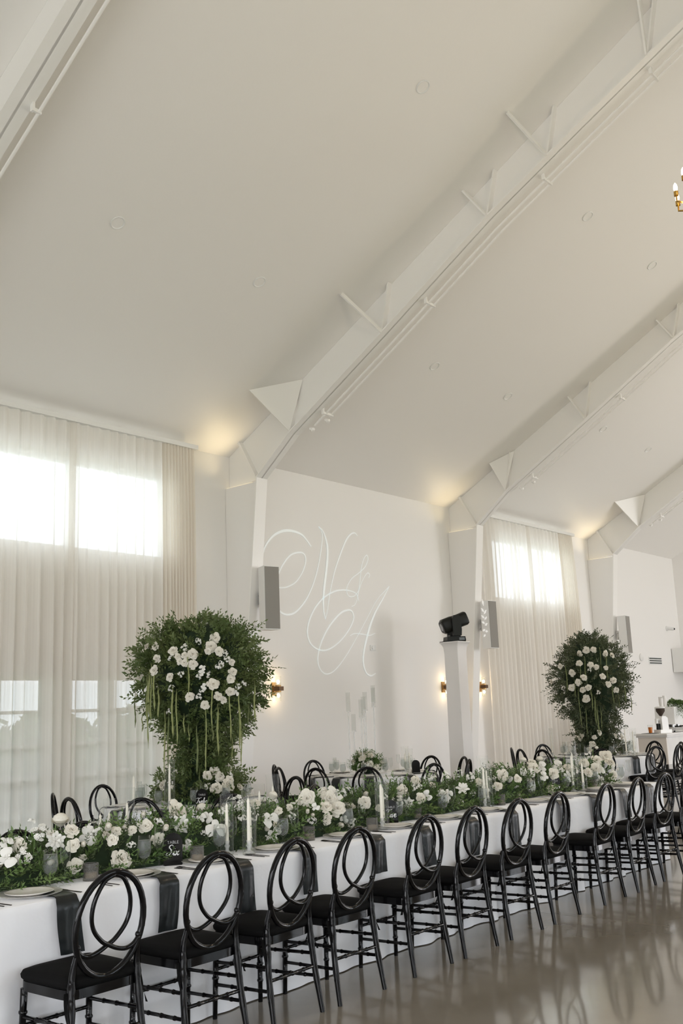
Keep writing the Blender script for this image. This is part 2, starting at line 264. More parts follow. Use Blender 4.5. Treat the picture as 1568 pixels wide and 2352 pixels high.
T1_STR = [[-0.402,2.521,1.832],[-0.521,2.109,1.566],[-0.552,2.036,1.324],[-0.49,2.058,1.675],[-0.682,1.842,1.524],[-0.608,1.618,1.484],[-0.447,1.883,1.612],[-0.386,1.683,1.028],[-0.349,1.682,1.086],[-0.305,1.89,1.411],[-0.262,1.852,1.336],[-0.14,2.197,1.823],[-0.059,1.511,1.061],[0.03,1.68,1.075],[0.095,1.914,1.493],[0.155,1.688,1.233],[-0.033,1.084,0.903],[0.283,1.832,1.362],[0.377,1.804,1.285],[0.391,1.555,1.113],[0.47,1.701,1.515],[0.538,1.911,1.537],[-0.189,1.614,1.455],[-0.14,1.526,1.368],[0.102,1.504,1.37],[0.295,1.435,1.13],[-0.565,2.011,1.592],[-0.54,2.06,1.616]]
T2_RAW = [[2.393,-0.161,0.043],[2.439,-0.049,0.048],[2.445,0.065,0.043],[2.372,0.253,0.048],[2.206,0.006,0.043],[2.163,0.09,0.038],[2.24,-0.179,0.043],[2.093,-0.305,0.048],[2.204,-0.486,0.038],[2.008,-0.123,0.043],[1.936,-0.217,0.043],[1.852,-0.325,0.048],[1.808,-0.165,0.043],[1.841,-0.062,0.043],[1.659,-0.115,0.054],[1.759,0.08,0.032],[2.007,0.176,0.043],[1.878,0.252,0.043],[1.937,0.343,0.043],[1.785,0.367,0.043],[1.956,-0.645,0.038],[1.846,-0.464,0.027],[2.118,-0.026,0.027],[1.655,-0.442,0.032],[1.059,-0.253,0.054],[0.942,-0.078,0.043],[0.857,-0.134,0.038],[1.123,0.049,0.038],[1.038,0.385,0.048],[1.066,0.29,0.038],[1.052,-0.043,0.032],[2.341,0.355,0.038],[2.144,0.238,0.032]]
T2_STR = [[-0.399,2.174,1.768],[-0.28,1.939,1.687],[-0.173,2.163,1.86],[-0.089,2.261,1.907],[-0.228,1.81,1.209],[0.031,1.623,1.125],[-0.028,1.802,1.476],[0.094,1.495,1.197],[-0.141,1.504,1.106],[0.251,2.295,1.917],[0.31,1.837,1.563],[0.394,1.683,1.509],[0.498,1.879,1.58],[0.58,1.701,1.428],[0.163,2.427,2.047],[0.01,1.674,1.25],[0.049,1.547,1.1]]
# ================================================================== SETTING
# floor: concrete slabs with recessed joints
fl = struct('floor', 'polished grey concrete floor', 'floor', MB().box(X0, X1, YR, 11.2, -.3, -.012), 'joint')
xs = [X0, 1.2, 7.265, 13.4, 19.5, X1]
for a, b in zip(xs, xs[1:]):
    obj('slab', MB().box(a+.003, b-.003, YR, 11.2, -.011, 0), 'floor', fl)

def holes(x0, x1, z0, z1, cuts):        # rectangles left over when the cuts are taken out of a wall face
    xs = sorted({x0, x1, *[c[0] for c in cuts], *[c[1] for c in cuts]}); out = []
    for a, b in zip(xs, xs[1:]):
        zz = sorted([(c[2], c[3]) for c in cuts if c[0] <= a+1e-6 and c[1] >= b-1e-6]); z = z0
        for p, q in zz:
            if p > z: out.append((a, b, z, p))
            z = q
        if z < z1: out.append((a, b, z, z1))
    return out
UPW = [(6.12, 9.26, 3.85, 5.05), (18.10, 21.42, 3.85, 5.14)]
DRW = [(6.10, 9.12, 0.0, 2.24)]
mb = MB()
for a, b, p, q in holes(X0, X1, 0, 5.9, UPW+DRW): mb.box(a, b, 11.0, 11.25, p, q)
struct('wall_left', 'long white side wall with high windows and glazed doors', 'wall', mb, 'wall')
mb = MB()
for a, b, p, q in holes(X0, X1, 0, 5.9, [(c[0], c[1], c[2], c[3]) for c in WINR]): mb.box(a, b, YR-.25, YR, p, q)
struct('wall_right', 'opposite long white wall with tall windows', 'wall', mb, 'wall')
gab = [(YR-.25, 0), (11.25, 0), (11.25, zc(11.25)+.1), (RIDGE, zc(RIDGE)+.1), (YR-.25, zc(11.25)+.1)]
struct('wall_back', 'white gable wall at the far end', 'wall', MB().prism(gab, 'x', X1, X1+.25), 'wall')
mb = MB()
for a, b, p, q in holes(YR-.25, 11.25, 0, 5.4, [c[:4] for c in WINF]): mb.box(X0-.25, X0, a, b, p, q)
mb.prism([(YR-.25, 5.4), (11.25, 5.4), (11.25, zc(11.25)+.1), (RIDGE, zc(RIDGE)+.1), (YR-.25, zc(11.25)+.1)], 'x', X0-.25, X0)
struct('wall_front', 'white gable wall with added fill-light windows behind the viewpoint', 'wall', mb, 'wall')
cl = struct('ceiling', 'smooth white vaulted ceiling', 'ceiling')
obj('slope', MB().prism([(11.3, zc(11.3)), (RIDGE, zc(RIDGE)), (RIDGE, zc(RIDGE)+.2), (11.3, zc(11.3)+.2)], 'x', X0-.2, X1+.2), 'ceiling', cl)
obj('slope', MB().prism([(YR-.3, zc(11.3)), (RIDGE, zc(RIDGE)), (RIDGE, zc(RIDGE)+.2), (YR-.3, zc(11.3)+.2)], 'x', X0-.2, X1+.2), 'ceiling', cl)
struct('trim_1', 'white boxed bulkhead on the far end wall', 'trim', MB().box(27.25, 27.98, 6.0, 10.98, 2.34, 2.99), 'trim')

# windows and glazed doors of the left wall
paneme = MB().box(-.5, .5, -.004, .004, -.5, .5).mesh('pane')
def pane(x0, x1, y, z0, z1, parent):
    return link('pane', paneme, M['pane'], parent, ((x0+x1)/2, y, (z0+z1)/2), None, (x1-x0, 1, z1-z0))
for k, (a, b, p, q) in enumerate(UPW):
    wn = struct('window_%d' % (k+1), 'high pair of windows behind sheer curtain' if k == 0 else 'farther high pair of windows behind sheer curtain', 'window')
    m_ = 7.62 if k == 0 else 19.72
    f = MB(); f.box(a, b, 11.04, 11.10, p, p+.03).box(a, b, 11.04, 11.10, q-.03, q).box(a, a+.03, 11.04, 11.10, p+.03, q-.03).box(b-.03, b, 11.04, 11.10, p+.03, q-.03)
    obj('frame', f, 'trim', wn); obj('mullion', MB().box(m_-.04, m_+.04, 11.03, 11.11, p+.03, q-.03), 'trim', wn)
    pane(a+.03, m_-.04, 11.07, p+.03, q-.03, wn); pane(m_+.04, b-.03, 11.07, p+.03, q-.03, wn)
for k, (a, b, p, q) in enumerate(DRW):
    dr = struct('door_%d' % (k+1), 'glazed terrace doors behind sheer curtain' if k == 0 else 'farther glazed terrace doors behind sheer curtain', 'door')
    cols = [(a+.06, a+1.16), (a+1.56, a+2.06), (a+2.26, b-.06)]; rows = [(.12, .54), (.58, .93), (.98, 1.32), (1.36, 1.73), (1.77, 2.10)]
    f = MB().box(a, b, 11.05, 11.15, q-.10, q).box(a, b, 11.05, 11.15, 0, .11)
    obj('frame', f, 'trim', dr)
    for x0, x1 in [(a, a+.06), (a+1.16, a+1.56), (a+2.06, a+2.26), (b-.06, b)]: obj('post', MB().box(x0, x1, 11.05, 11.15, .11, q-.10), 'trim', dr)
    for x0, x1 in cols:
        for (z0, z1), (z2, _) in zip(rows, rows[1:]): obj('muntin', MB().box(x0, x1, 11.07, 11.13, z1, z2), 'trim', dr)
        for z0, z1 in rows: pane(x0, x1, 11.1, z0, z1, dr)
for k, (a, b, p, q, _) in enumerate(WINR):
    wn = struct('window_%d' % (k+3), 'tall window in the opposite wall', 'window')
    f = MB().box(a, b, YR-.2, YR-.1, p, p+.07).box(a, b, YR-.2, YR-.1, q-.07, q)
    obj('frame', f, 'trim', wn)
    n = 3
    for i in range(n+1): x = a+.03+(b-a-.06)*i/n; obj('mullion', MB().box(x-.03, x+.03, YR-.2, YR-.1, p+.07, q-.07), 'trim', wn)
    for i in range(n): xa = a+.03+(b-a-.06)*i/n; pane(xa+.03, xa+(b-a-.06)/n-.03, YR-.15, p+.07, q-.07, wn)

for k, (a, b, p, q, _) in enumerate(WINF):
    wn = struct('window_%d' % (k+8), 'unseen window added in the gable wall for fill light', 'window')
    obj('frame', MB().box(X0-.2, X0-.1, a, b, p, p+.07).box(X0-.2, X0-.1, a, b, q-.07, q), 'trim', wn); n = 3
    for i in range(n+1): y = a+.03+(b-a-.06)*i/n; obj('mullion', MB().box(X0-.2, X0-.1, y-.03, y+.03, p+.07, q-.07), 'trim', wn)
    for i in range(n):
        ya = a+.03+(b-a-.06)*(i+.5)/n; link('pane', paneme, M['pane'], wn, (X0-.15, ya, (p+q)/2), (0, 0, R(90)), ((b-a)/n-.08, 1, q-p-.14))
# outdoors beyond the doors
struct('ground_outside', 'lawn outside the doors', 'ground', MB().box(-40, 70, -60, 60, -.6, -.32), 'grass')
struct('terrace_outside', 'covered terrace paving outside', 'terrace', MB().box(-2, 30, 11.25, 16.9, -.32, -.03), 'paving')
pr = struct('porch_roof_outside', 'porch roof over the terrace', 'roof')
obj('roof_deck', MB().box(-2, 30, 11.26, 16.6, 2.75, 2.95), 'trim', pr)
for x in (3.2, 9.7, 14, 17.2, 22, 26): obj('post', MB().box(x-.09, x+.09, 16.2, 16.38, -.03, 2.75), 'trim', pr)
rg = random.Random(5)
def clump(cx, cyy, cz, rx, ry, rz_, n, mb, s=.2):
    for _ in range(n):
        u = rg.uniform(-1, 1); a = rg.uniform(0, 2*PI); q = math.sqrt(1-u*u)*rg.uniform(.75, 1.0)
        p = Vector((cx+rx*q*math.cos(a), cyy+ry*q*math.sin(a), cz+rz_*u)); d1 = Vector((rg.gauss(0, 1), rg.gauss(0, 1), rg.gauss(0, 1))).normalized()*s; d2 = d1.orthogonal().normalized()*s*.6
        mb.add([p-d1, p-d2, p+d1, p+d2], [(0, 1, 2, 3)])
m_ = MB()
for k in range(9):
    x = 9+k*2.5; h = 1.12+.22*rg.random()
    m_.ball((x, 21, h*.8-.3), 1.35, 10, 6, h/1.35); clump(x, 21, h*.8-.3, 1.7, 1.2, h*1.1, 420, m_)
tag(obj('hedge_outside', m_, 'hedge'), 'rounded green hedge outside, glimpsed through the sheer curtain', 'hedge')

# ------------------------------------------------------------------ portal frames
FLG = [(10.31, 5.12), (9.62, 5.67), (7.83, 6.72), (6.04, 7.80), (4.7, 8.50), (3.33, 9.20), (2.5, 9.60)]
def fz(y):
    for (y0, z0), (y1, z1) in zip(FLG, FLG[1:]):
        if y1 <= y <= y0: return z0+(z1-z0)*(y0-y)/(y0-y1)
    return FLG[-1][1]
def cyc(z): return 10.31+(5.12-z)*.105      # inner edge of the tapering column
FDX = {0: [-.3]*5, 1: [-.72, -.68, -.28, -.67, -.3], 2: [-.3, -.25, -.2, -.3, -.2], 3: [-.85, -.3, -.3, -.3, -.3]}
fname = ['nearest frame, crossing the upper corner of the view', 'frame beside the lettered wall', 'frame by the light pillar', 'farthest visible frame']
for k, x in enumerate(FR):
    t = struct('steel_frame', 'white steel portal frame with sloping rafter, '+fname[k], 'beam')
    t['group'] = 'white portal frames of the hall'
    obj('column_casing', MB().prism([(10.995, 0), (cyc(0)+.012, 0), (cyc(5.06)+.012, 5.06), (10.995, 5.06)], 'x', x-.10, x+.10), 'wall', t)
    w_ = .115
    obj('column_flange', MB().prism([(cyc(0)+.012, 0), (cyc(5.12)+.012, 5.12), (cyc(5.12)-.012, 5.12), (cyc(0)-.012, 0)], 'x', x-w_, x+w_), 'steel', t)
    obj('knee_web', MB().prism([(10.995, 5.065), (10.31, 5.12), (10.69, zc(10.69)-.002), (10.995, zc(10.995)-.002)], 'x', x-.012, x+.012), 'steel', t)
    obj('rafter_web', MB().prism([(10.69, zc(10.69)-.002)]+FLG+[(2.5, zc(2.5)-.002)], 'x', x-.012, x+.012), 'steel', t)
    obj('knee_plate', MB().prism([(10.31, 5.10), (10.33, 5.13), (10.715, zc(10.715)-.003), (10.68, zc(10.68)-.003)], 'x', x-.10, x-.012), 'steel', t)
    n = len(FLG)
    obj('rafter_flange', MB().prism([(a, b) for a, b in FLG]+[(a, b+.022) for a, b in reversed(FLG)], 'x', x-w_, x+w_), 'steel', t)
    # the half of the frame beyond the ridge
    mir = [(2*RIDGE-a, b) for a, b in FLG]
    obj('rafter_web', MB().prism([(2*RIDGE-10.69, zc(10.69)-.002)]+mir+[(2.5, zc(2.5)-.002)], 'x', x-.012, x+.012), 'steel', t)
    obj('rafter_flange', MB().prism(mir+[(a, b+.022) for a, b in reversed(mir)], 'x', x-w_, x+w_), 'steel', t)
    obj('column_casing', MB().prism([(YR+.005, 0), (2*RIDGE-cyc(0), 0), (2*RIDGE-cyc(5.06), 5.06), (YR+.005, 5.06)], 'x', x-.10, x+.10), 'wall', t)
    for j, (yb, ya) in enumerate([(9.62, 9.81), (7.83, 8.06), (6.04, 6.27), (5.13, 5.33), (3.75, 3.70)]):
        dx = FDX[k][j]; yt = yb-.22
        A = Vector((x+dx, ya, zc(ya)-.004)); B = Vector((x-.012, yt, zc(yt)-.004)); C_ = Vector((x-.10, yb, fz(yb)+.022))
        if j == 0:
            nn = (B-A).cross(C_-A).normalized()*.012
            obj('gusset', MB().add([A-nn, B-nn, C_-nn, A+nn, B+nn, C_+nn], [(0, 1, 2), (5, 4, 3), (0, 3, 4, 1), (1, 4, 5, 2), (2, 5, 3, 0)]), 'steel', t)
        else:
            tt = (A-C_).normalized(); q1 = tt.cross(Vector((0, 1, 0))).normalized()*.03; q2 = tt.cross(q1).normalized()*.012; A2 = A-tt*.02
            obj('brace', MB().add([C_-q1-q2, C_+q1-q2, C_+q1+q2, C_-q1+q2, A2-q1-q2, A2+q1-q2, A2+q1+q2, A2-q1+q2], [(0, 1, 2, 3), (7, 6, 5, 4), (0, 4, 5, 1), (1, 5, 6, 2), (2, 6, 7, 3), (3, 7, 4, 0)]), 'steel', t)
        obj('stiffener', MB().add([(x-.10, yb-.012, fz(yb)+.022), (x-.012, yb-.012, fz(yb)+.022), (x-.012, yb-.16, zc(yb-.16)-.003), (x-.10, yb-.16, zc(yb-.16)-.003),
                                   (x-.10, yb+.012, fz(yb)+.022), (x-.012, yb+.012, fz(yb)+.022), (x-.012, yb-.136, zc(yb-.136)-.003), (x-.10, yb-.136, zc(yb-.136)-.003)],
                                  [(0, 1, 2, 3), (7, 6, 5, 4), (0, 4, 5, 1), (1, 5, 6, 2), (2, 6, 7, 3), (3, 7, 4, 0)]), 'steel', t)
    # pair of drapery rods hung along the rafter
    for dx, y0 in (((.17, 9.35), (.29, 9.15)) if k else ((.17, 9.35),)):
        ys = [y0, 7.83, 6.04, 4.7, 3.33, 2.7]
        obj('rod', MB().tube([(x+dx, y, fz(y)-.05) for y in ys], .017, 8), 'steel', t, smooth=True)
        yq = y0+.07
        obj('finial', MB().lathe([(.001, -.06), (.035, -.045), (.035, -.03), (.018, -.015), (.026, 0), (.026, .02), (.001, .03)], 10), 'steel', t, smooth=True, loc=(x+dx, yq, fz(yq)-.05), rot=(R(-59), 0, 0))
    for yb in (9.12, 7.2, 5.3, 3.8):
        obj('bracket', MB().box(x+.10, x+(.32 if k else .19), yb-.012, yb+.012, fz(yb)-.07, fz(yb)-.035).box(x+.09, x+.115, yb-.02, yb+.02, fz(yb)-.075, fz(yb)+.02), 'steel', t)
    # warm strip on the casing ledge washing the ceiling
    obj('ledge_light', MB().box(x-.098, x-.02, 10.42, 10.97, 5.061, 5.068), 'uplight', t)
    area('ledge_glow', (x-.16, 10.62, 5.14), (R(180), R(-38), 0), .10, .4, 2.9, (1, .78, .45)).data.spread = R(110)

# recessed ceiling lights
rs = math.atan(.555)
for k, (x, y) in enumerate([(6.33, 8.36), (8.55, 8.35), (8.52, 5.65), (12.65, 8.49), (14.9, 8.49), (12.66, 5.68), (14.94, 5.68), (18.43, 8.37), (20.7, 8.4), (20.6, 5.65)]):
    t = thing('recessed_light', 'round white recessed downlight, unlit, %s of the row %s' % (ORD[k % 5], 'along the lower ceiling slope' if y > 7 else 'along the upper ceiling slope'), 'ceiling light', (x, y, zc(y)-.001), 0, 'recessed ceiling downlights')
    t['label'] = ['unlit recessed downlight low on the ceiling, nearest the curtained window', 'unlit recessed downlight low on the ceiling, beside the rafter', 'unlit recessed downlight high on the ceiling of the near bay',
                  'unlit recessed downlight just above the monogram wall, nearer the rafter rods', 'unlit recessed downlight above the monogram wall, nearer the light pillar', 'unlit recessed downlight high in the middle bay, nearer the near rafter',
                  'unlit recessed downlight high in the middle bay, nearer the far rafter', 'unlit recessed downlight low in the farther curtained bay, beside the rods', 'unlit recessed downlight low in the farther curtained bay, away from the rods', 'unlit recessed downlight high in the farther bay'][k]
    t.rotation_euler = (-rs, 0, 0)
    obj('trim_ring', MB().lathe([(.088, 0), (.086, -.008), (.078, -.012), (.070, -.006), (.066, .002)], 28), 'white', t, smooth=True)
    obj('diffuser', MB().lathe([(.001, -.002), (.068, -.002)], 28), 'ceiling', t)

# curtains and their tracks
def curtain(x0, x1, y, z0, z1, pitch, amp, label, m='sheer', seed=0, name='sheer_curtain', taper=0):
    rr = random.Random(seed); n = int((x1-x0)/pitch*10); ph = [0]
    for i in range(n): ph.append(ph[-1]+2*PI/10*rr.uniform(.65, 1.4))
    am = [amp*(.55+.6*rr.random()) for _ in range(n//10+3)]
    lean = [rr.uniform(-.012, .012) for _ in range(n//10+3)]
    def fn(u, v):
        i = min(n, int(round(u*n))); k = i//10; f = (i % 10)/10
        a = am[k]*(1-f)+am[k+1]*f; le = lean[k]*(1-f)+lean[k+1]*f
        s = .55+.45*min(1, v*6) if v < .17 else 1.0
        return (x0+(x1-x0)*u+le*v*3+taper*v*(u-.2), y+a*s*math.sin(ph[i])+.25*a*v*math.sin(ph[i]*.37+1), z1+(z0-z1)*v)
    o = obj(name, MB().grid(fn, n, 10), m, smooth=True, angle=None)
    return tag(o, label, 'curtain', 'sheer ivory curtains')
curtain(4.75, 7.53, 10.80, .02, 5.50, .165, .058, 'sheer ivory curtain over the near high window, panel cut by the picture edge', seed=1)
curtain(7.43, 9.05, 10.80, .02, 5.50, .165, .058, 'sheer ivory curtain over the near window, panel beside the gathered edge', seed=2)
curtain(8.98, 9.58, 10.79, .02, 5.50, .062, .048, 'tightly gathered ivory curtain edge next to the near column', 'drape', 3, 'gathered_curtain')
curtain(17.46, 19.42, 10.80, .02, 5.50, .165, .058, 'sheer ivory curtain on the farther window, panel by the light pillar', seed=4)
curtain(19.30, 20.85, 10.80, .02, 5.50, .165, .058, 'sheer ivory curtain on the farther window, panel behind the distant flower tower', seed=5)
curtain(20.76, 21.44, 10.79, .02, 5.50, .062, .048, 'tightly gathered ivory curtain edge at the farther window', 'drape', 6, 'gathered_curtain', .35)
for x0, x1, lb in ((4.6, 9.62, 'white curtain track above the near high windows'), (17.4, 21.5, 'white curtain track above the farther high windows')):
    t = thing('curtain_track', lb, 'curtain track', (0, 0, 0)); obj('rail', MB().box(x0, x1, 10.74, 10.86, 5.50, 5.565), 'trim', t)
    for x in np.arange(x0+.4, x1, 1.1): obj('bracket', MB().box(x-.03, x+.03, 10.80, 10.998, 5.565, 5.59), 'trim', t)
# ================================================================== FURNITURE
# ---- oval-back chair (faces +y; origin on the floor below the seat centre)
def ringed(p, q, r, rings, seg=8, r1=None):
    p, q = Vector(p), Vector(q); r1 = r1 or r; ts = [0]; rd = [r]
    for t in rings:
        for dt, f in ((-.022, 1), (-.010, 1.28), (.010, 1.28), (.022, 1)): ts.append(t+dt); rd.append((r+(r1-r)*t)*f)
    ts.append(1); rd.append(r1)
    return MB().tube([p+(q-p)*t for t in ts], rd, seg)
def make_chair():
    t = thing('oval_back_chair', 'x', 'chair')
    def by(z): return -.195-(z-.47)*.145
    a = .185; b = .225; zc_ = .698
    obj('back_frame', MB().tube([(a*math.cos(2*PI*k/36), by(zc_+b*math.sin(2*PI*k/36)), zc_+b*math.sin(2*PI*k/36)) for k in range(36)], .0150, 8, True), 'lacquer', t, smooth=True, angle=None)
    L = [(0, .912), (-.055, .888), (-.098, .815), (-.108, .74), (-.088, .68), (-.04, .628), (0, .606), (.05, .583), (.10, .574), (.14, .587), (.166, .615)]
    for s in (1, -1):
        pts = spline([(s*x, by(z)-.004*s, z) for x, z in L], 4)
        lp = obj('back_loop', MB().tube([tuple(p) for p in pts], .0105, 8), 'lacquer', t, smooth=True, angle=None)
        obj('knob', MB().ball((s*.167, by(.618), .622), .0155, 10, 6), 'lacquer', lp, smooth=True, angle=None)
    for s in (1, -1):
        pts = [(s*.200, -.252, 0), (s*.190, -.215, .22), (s*.181, -.197, .40), (s*.176, -.194, .50), (s*.168, by(.585), .585)]
        rd = [.0135, .0165, .018, .017, .011]; bump = [1]*17; bump[3] = bump[7] = bump[10] = 1.16
        obj('rear_leg', MB().tube([tuple(p) for p in spline(pts, 4)], list(np.interp(np.linspace(0, 1, 17), np.linspace(0, 1, 5), rd)*np.array(bump)), 8), 'lacquer', t, smooth=True, angle=50)
        obj('front_leg', ringed((s*.178, .175, .41), (s*.185, .185, 0), .0175, (.25, .5, .72), r1=.013), 'lacquer', t, smooth=True, angle=50)
        for z in (.30, .185):
            yb = -.197-(.40-z)*.13; xs_ = .181+(.40-z)*.045
            obj('side_stretcher', ringed((s*xs_, yb, z), (s*.180, .178, z-.012), .0095, (.2, .45, .7)), 'lacquer', t, smooth=True, angle=50)
    obj('rear_stretcher', ringed((-.188, -.214, .235), (.188, -.214, .235), .0095, (.25, .5, .75)), 'lacquer', t, smooth=True, angle=50)
    obj('front_stretcher', ringed((-.180, .178, .25), (.180, .178, .25), .0095, (.25, .5, .75)), 'lacquer', t, smooth=True, angle=50)
    def sq(u, hx, hy, taper=.02, e=.28):
        c, s_ = math.cos(2*PI*u), math.sin(2*PI*u); x = hx*math.copysign(abs(c)**e, c); y = hy*math.copysign(abs(s_)**e, s_)
        return x*(1+taper*y/hy), y
    def band(u, v):
        x, y = sq(u, .196, .198); zz = [.405, .405, .446, .446][int(round(v*3))]; f = [.86, 1, 1, .86][int(round(v*3))]
        return (x*f, y*f, zz)
    obj('seat_frame', MB().grid(band, 40, 3, True), 'lacquer', t, smooth=True, angle=40)
    pr_ = [(.0, .446), (.96, .446), (1.02, .46), (1.03, .474), (.99, .490), (.85, .500), (.5, .508), (.001, .511)]
    def cush(u, v):
        f, zz = pr_[int(round(v*7))]; x, y = sq(u, .200, .202, .03, .30); return (x*max(f, .001), y*max(f, .001), zz)
    obj('cushion', MB().grid(cush, 36, 7, True), 'cushion', t, smooth=True, angle=None)
    for s in (1, -1):
        m_ = MB()
        for dx, dy, ln, tw in ((.012, -.02, .12, .3), (-.004, .018, .095, -.4)):
            m_.grid(lambda u, v: (s*(.192+.018*u*math.cos(tw*6*v)+dx*v*2), -.185+dy*v*2+.012*u*math.sin(tw*6*v), .44-ln*v-.02*v*(1-v)), 1, 6)
        obj('cushion_tie', m_, 'cushion', t)
    return t
chair0 = make_chair(); chair_used = []
def chair(x, y, rz, label, group):
    if not chair_used:
        chair_used.append(1); chair0.location = (x, y, 0); chair0.rotation_euler = (0, 0, rz); chair0['label'] = label; chair0['group'] = group; return chair0
    return dup(chair0, (x, y, 0), rz, label, group)

rd = random.Random(11)
TY0, TY1, TX0, TX1, TZ = 4.385, 5.52, 1.3, 10.25, .762
# ---- long table under its cloth
def table_under(name, label, x0, x1, y0, y1):
    t = thing(name, label, 'table')
    obj('tabletop', MB().box(x0, x1, y0, y1, .725, .752), 'white', t)
    for x in np.arange(x0+.3, x1-.05, 2.2):
        for y in (y0+.15, y1-.15): obj('leg', MB().tube([(x, y, 0), (x, y, .725)], .016, 8), 'metal', t)
    return t
table_under('banquet_table', 'long banquet table hidden under the white cloth', TX0+.03, TX1-.03, TY0+.03, TY1-.03)
def skirt_cloth(name, label, per, top_poly, hem, amp, seed, gather=.5):
    # per: list of (x, y, nx, ny) round the table edge; the skirt falls from TZ to the floor in soft folds
    rr = random.Random(seed); n = len(per); ph = rr.uniform(0, 6); P1 = []; fr = [rr.uniform(.06, .14) for _ in range(400)]
    acc = 0; arcs = [0]
    for i in range(1, n+1):
        a, b = per[i-1], per[i % n]; acc += math.hypot(a[0]-b[0], a[1]-b[1]); arcs.append(acc)
    k1, k2, k3 = (round(acc/.46)*2*PI/acc, round(acc/.29)*2*PI/acc, round(acc/.71)*2*PI/acc)
    rows = [0, .012, .05, .15, .3, .5, .7, .85, .95, 1.0]; mb = MB()
    def fold(s, v):
        w = math.sin(k1*s+ph+1.2*math.sin(k3*s*.5*2+ph))*.6+math.sin(k2*s+2*ph)*.4+.3*math.sin(k3*s+ph*3)
        return amp*w*v**1.2
    vs = []
    for j, v in enumerate(rows):
        for i in range(n):
            x, y, nx, ny = per[i]; d = (.0 if j == 0 else .006 if j == 1 else .009+hem*v)+max(-.004, fold(arcs[i], v)+amp*.5*v)*(j > 1)
            z = TZ if j == 0 else TZ-.006 if j == 1 else TZ*(1-v)+.006
            vs.append((x+nx*d, y+ny*d, z))
    fs = [(j*n+i, j*n+(i+1) % n, (j+1)*n+(i+1) % n, (j+1)*n+i) for j in range(len(rows)-1) for i in range(n)]
    fs = [tuple(reversed(f)) for f in fs]
    mb.add(vs, fs+[tuple(range(n))])
    return tag(obj(name, mb, 'cloth', smooth=True, angle=60), label, 'tablecloth', 'white tablecloths')
per = []
def edge(x0, y0, x1, y1, nx, ny, st=.03):
    n = int(math.hypot(x1-x0, y1-y0)/st)
    for i in range(n): per.append((x0+(x1-x0)*i/n, y0+(y1-y0)*i/n, nx, ny))
def corner(cx, cyy, r, a0, a1, n=6):
    for i in range(n): a = a0+(a1-a0)*i/n; per.append((cx+r*math.cos(a), cyy+r*math.sin(a), math.cos(a), math.sin(a)))
rc = .02
edge(TX0+rc, TY0, TX1-rc, TY0, 0, -1); corner(TX1-rc, TY0+rc, rc, -PI/2, 0); edge(TX1, TY0+rc, TX1, TY1-rc, 1, 0); corner(TX1-rc, TY1-rc, rc, 0, PI/2)
edge(TX1-rc, TY1, TX0+rc, TY1, 0, 1); corner(TX0+rc, TY1-rc, rc, PI/2, PI); edge(TX0, TY1-rc, TX0, TY0+rc, -1, 0); corner(TX0+rc, TY0+rc, rc, PI, 3*PI/2)
skirt_cloth('tablecloth', 'long white floor-length tablecloth on the banquet table beside the chair row', per, None, .0, .032, 3)

CHX = [2.95, 3.58, 4.14, 4.69, 5.39, 5.94, 6.55, 7.14, 7.96, 8.58, 9.20, 9.80]
for i, x in enumerate(CHX):
    chair(x, 4.145, R(rd.uniform(-4, 4)), 'black oval-back chair in the open-floor row, %s from the picture corner' % ORD[i], 'chairs along the near side of the long table')
for i, x in enumerate([3.72, 4.26, 7.0]):
    chair(x, 5.70, PI+R(rd.uniform(-4, 4)), ['black oval-back chair peeking over the garland at its picture-edge end', 'black oval-back chair barely visible behind garland roses on the long table', 'black oval-back chair behind the garland and the middle candle cylinders'][i], 'chairs along the far side of the long table')

# ---- round tables
RT = {'A': (6.9, 7.85), 'B': (10.87, 8.71), 'C': (15.1, 7.48)}
RD = {'A': 'round table under the big green flower tower', 'B': 'round table with the acrylic candelabra', 'C': 'distant round table under the darker flower tower'}
RCH = {'A': [(6.0, 8.58), (5.68, 8.0), (6.81, 9.05), (5.74, 7.19), (6.38, 6.84), (7.29, 6.64), (8.23, 7.67)],
       'B': [(9.66, 9.29), (10.25, 9.67), (11.1, 9.81), (9.54, 8.54), (9.9, 8.0), (11.99, 8.68), (10.51, 7.47), (11.84, 8.04), (11.33, 7.50)],
       'C': [(14.57, 8.55), (14.02, 8.18), (15.52, 8.52), (13.78, 7.72), (13.93, 6.83), (16.16, 7.13), (14.62, 6.42), (15.98, 6.44), (15.12, 6.14)]}
SEAT = {'A': ['leaning against the curtain side', 'at the extreme picture-side', 'in front of the glass doors', 'behind the tall candle cylinder', 'backing onto the garland', 'backing onto the garland roses', 'turned to the monogram wall'],
        'B': ['on the tower side, outermost', 'on the tower side, by the wall', 'against the monogram wall, tower side', 'nearest the flower tower', 'directly in front of the candelabra', 'against the monogram wall, pillar side', 'on the garland side near the pillar', 'below the light pillar, outer', 'below the light pillar, inner'],
        'C': ['against the far curtain, inner', 'against the far curtain, outermost', 'beside the tower trunk at the curtain', 'on the pillar side', 'hidden behind garland roses', 'beside the coffee cart', 'facing away from the open floor', 'at the coffee-cart side, in profile', 'at the open-floor corner, in profile']}
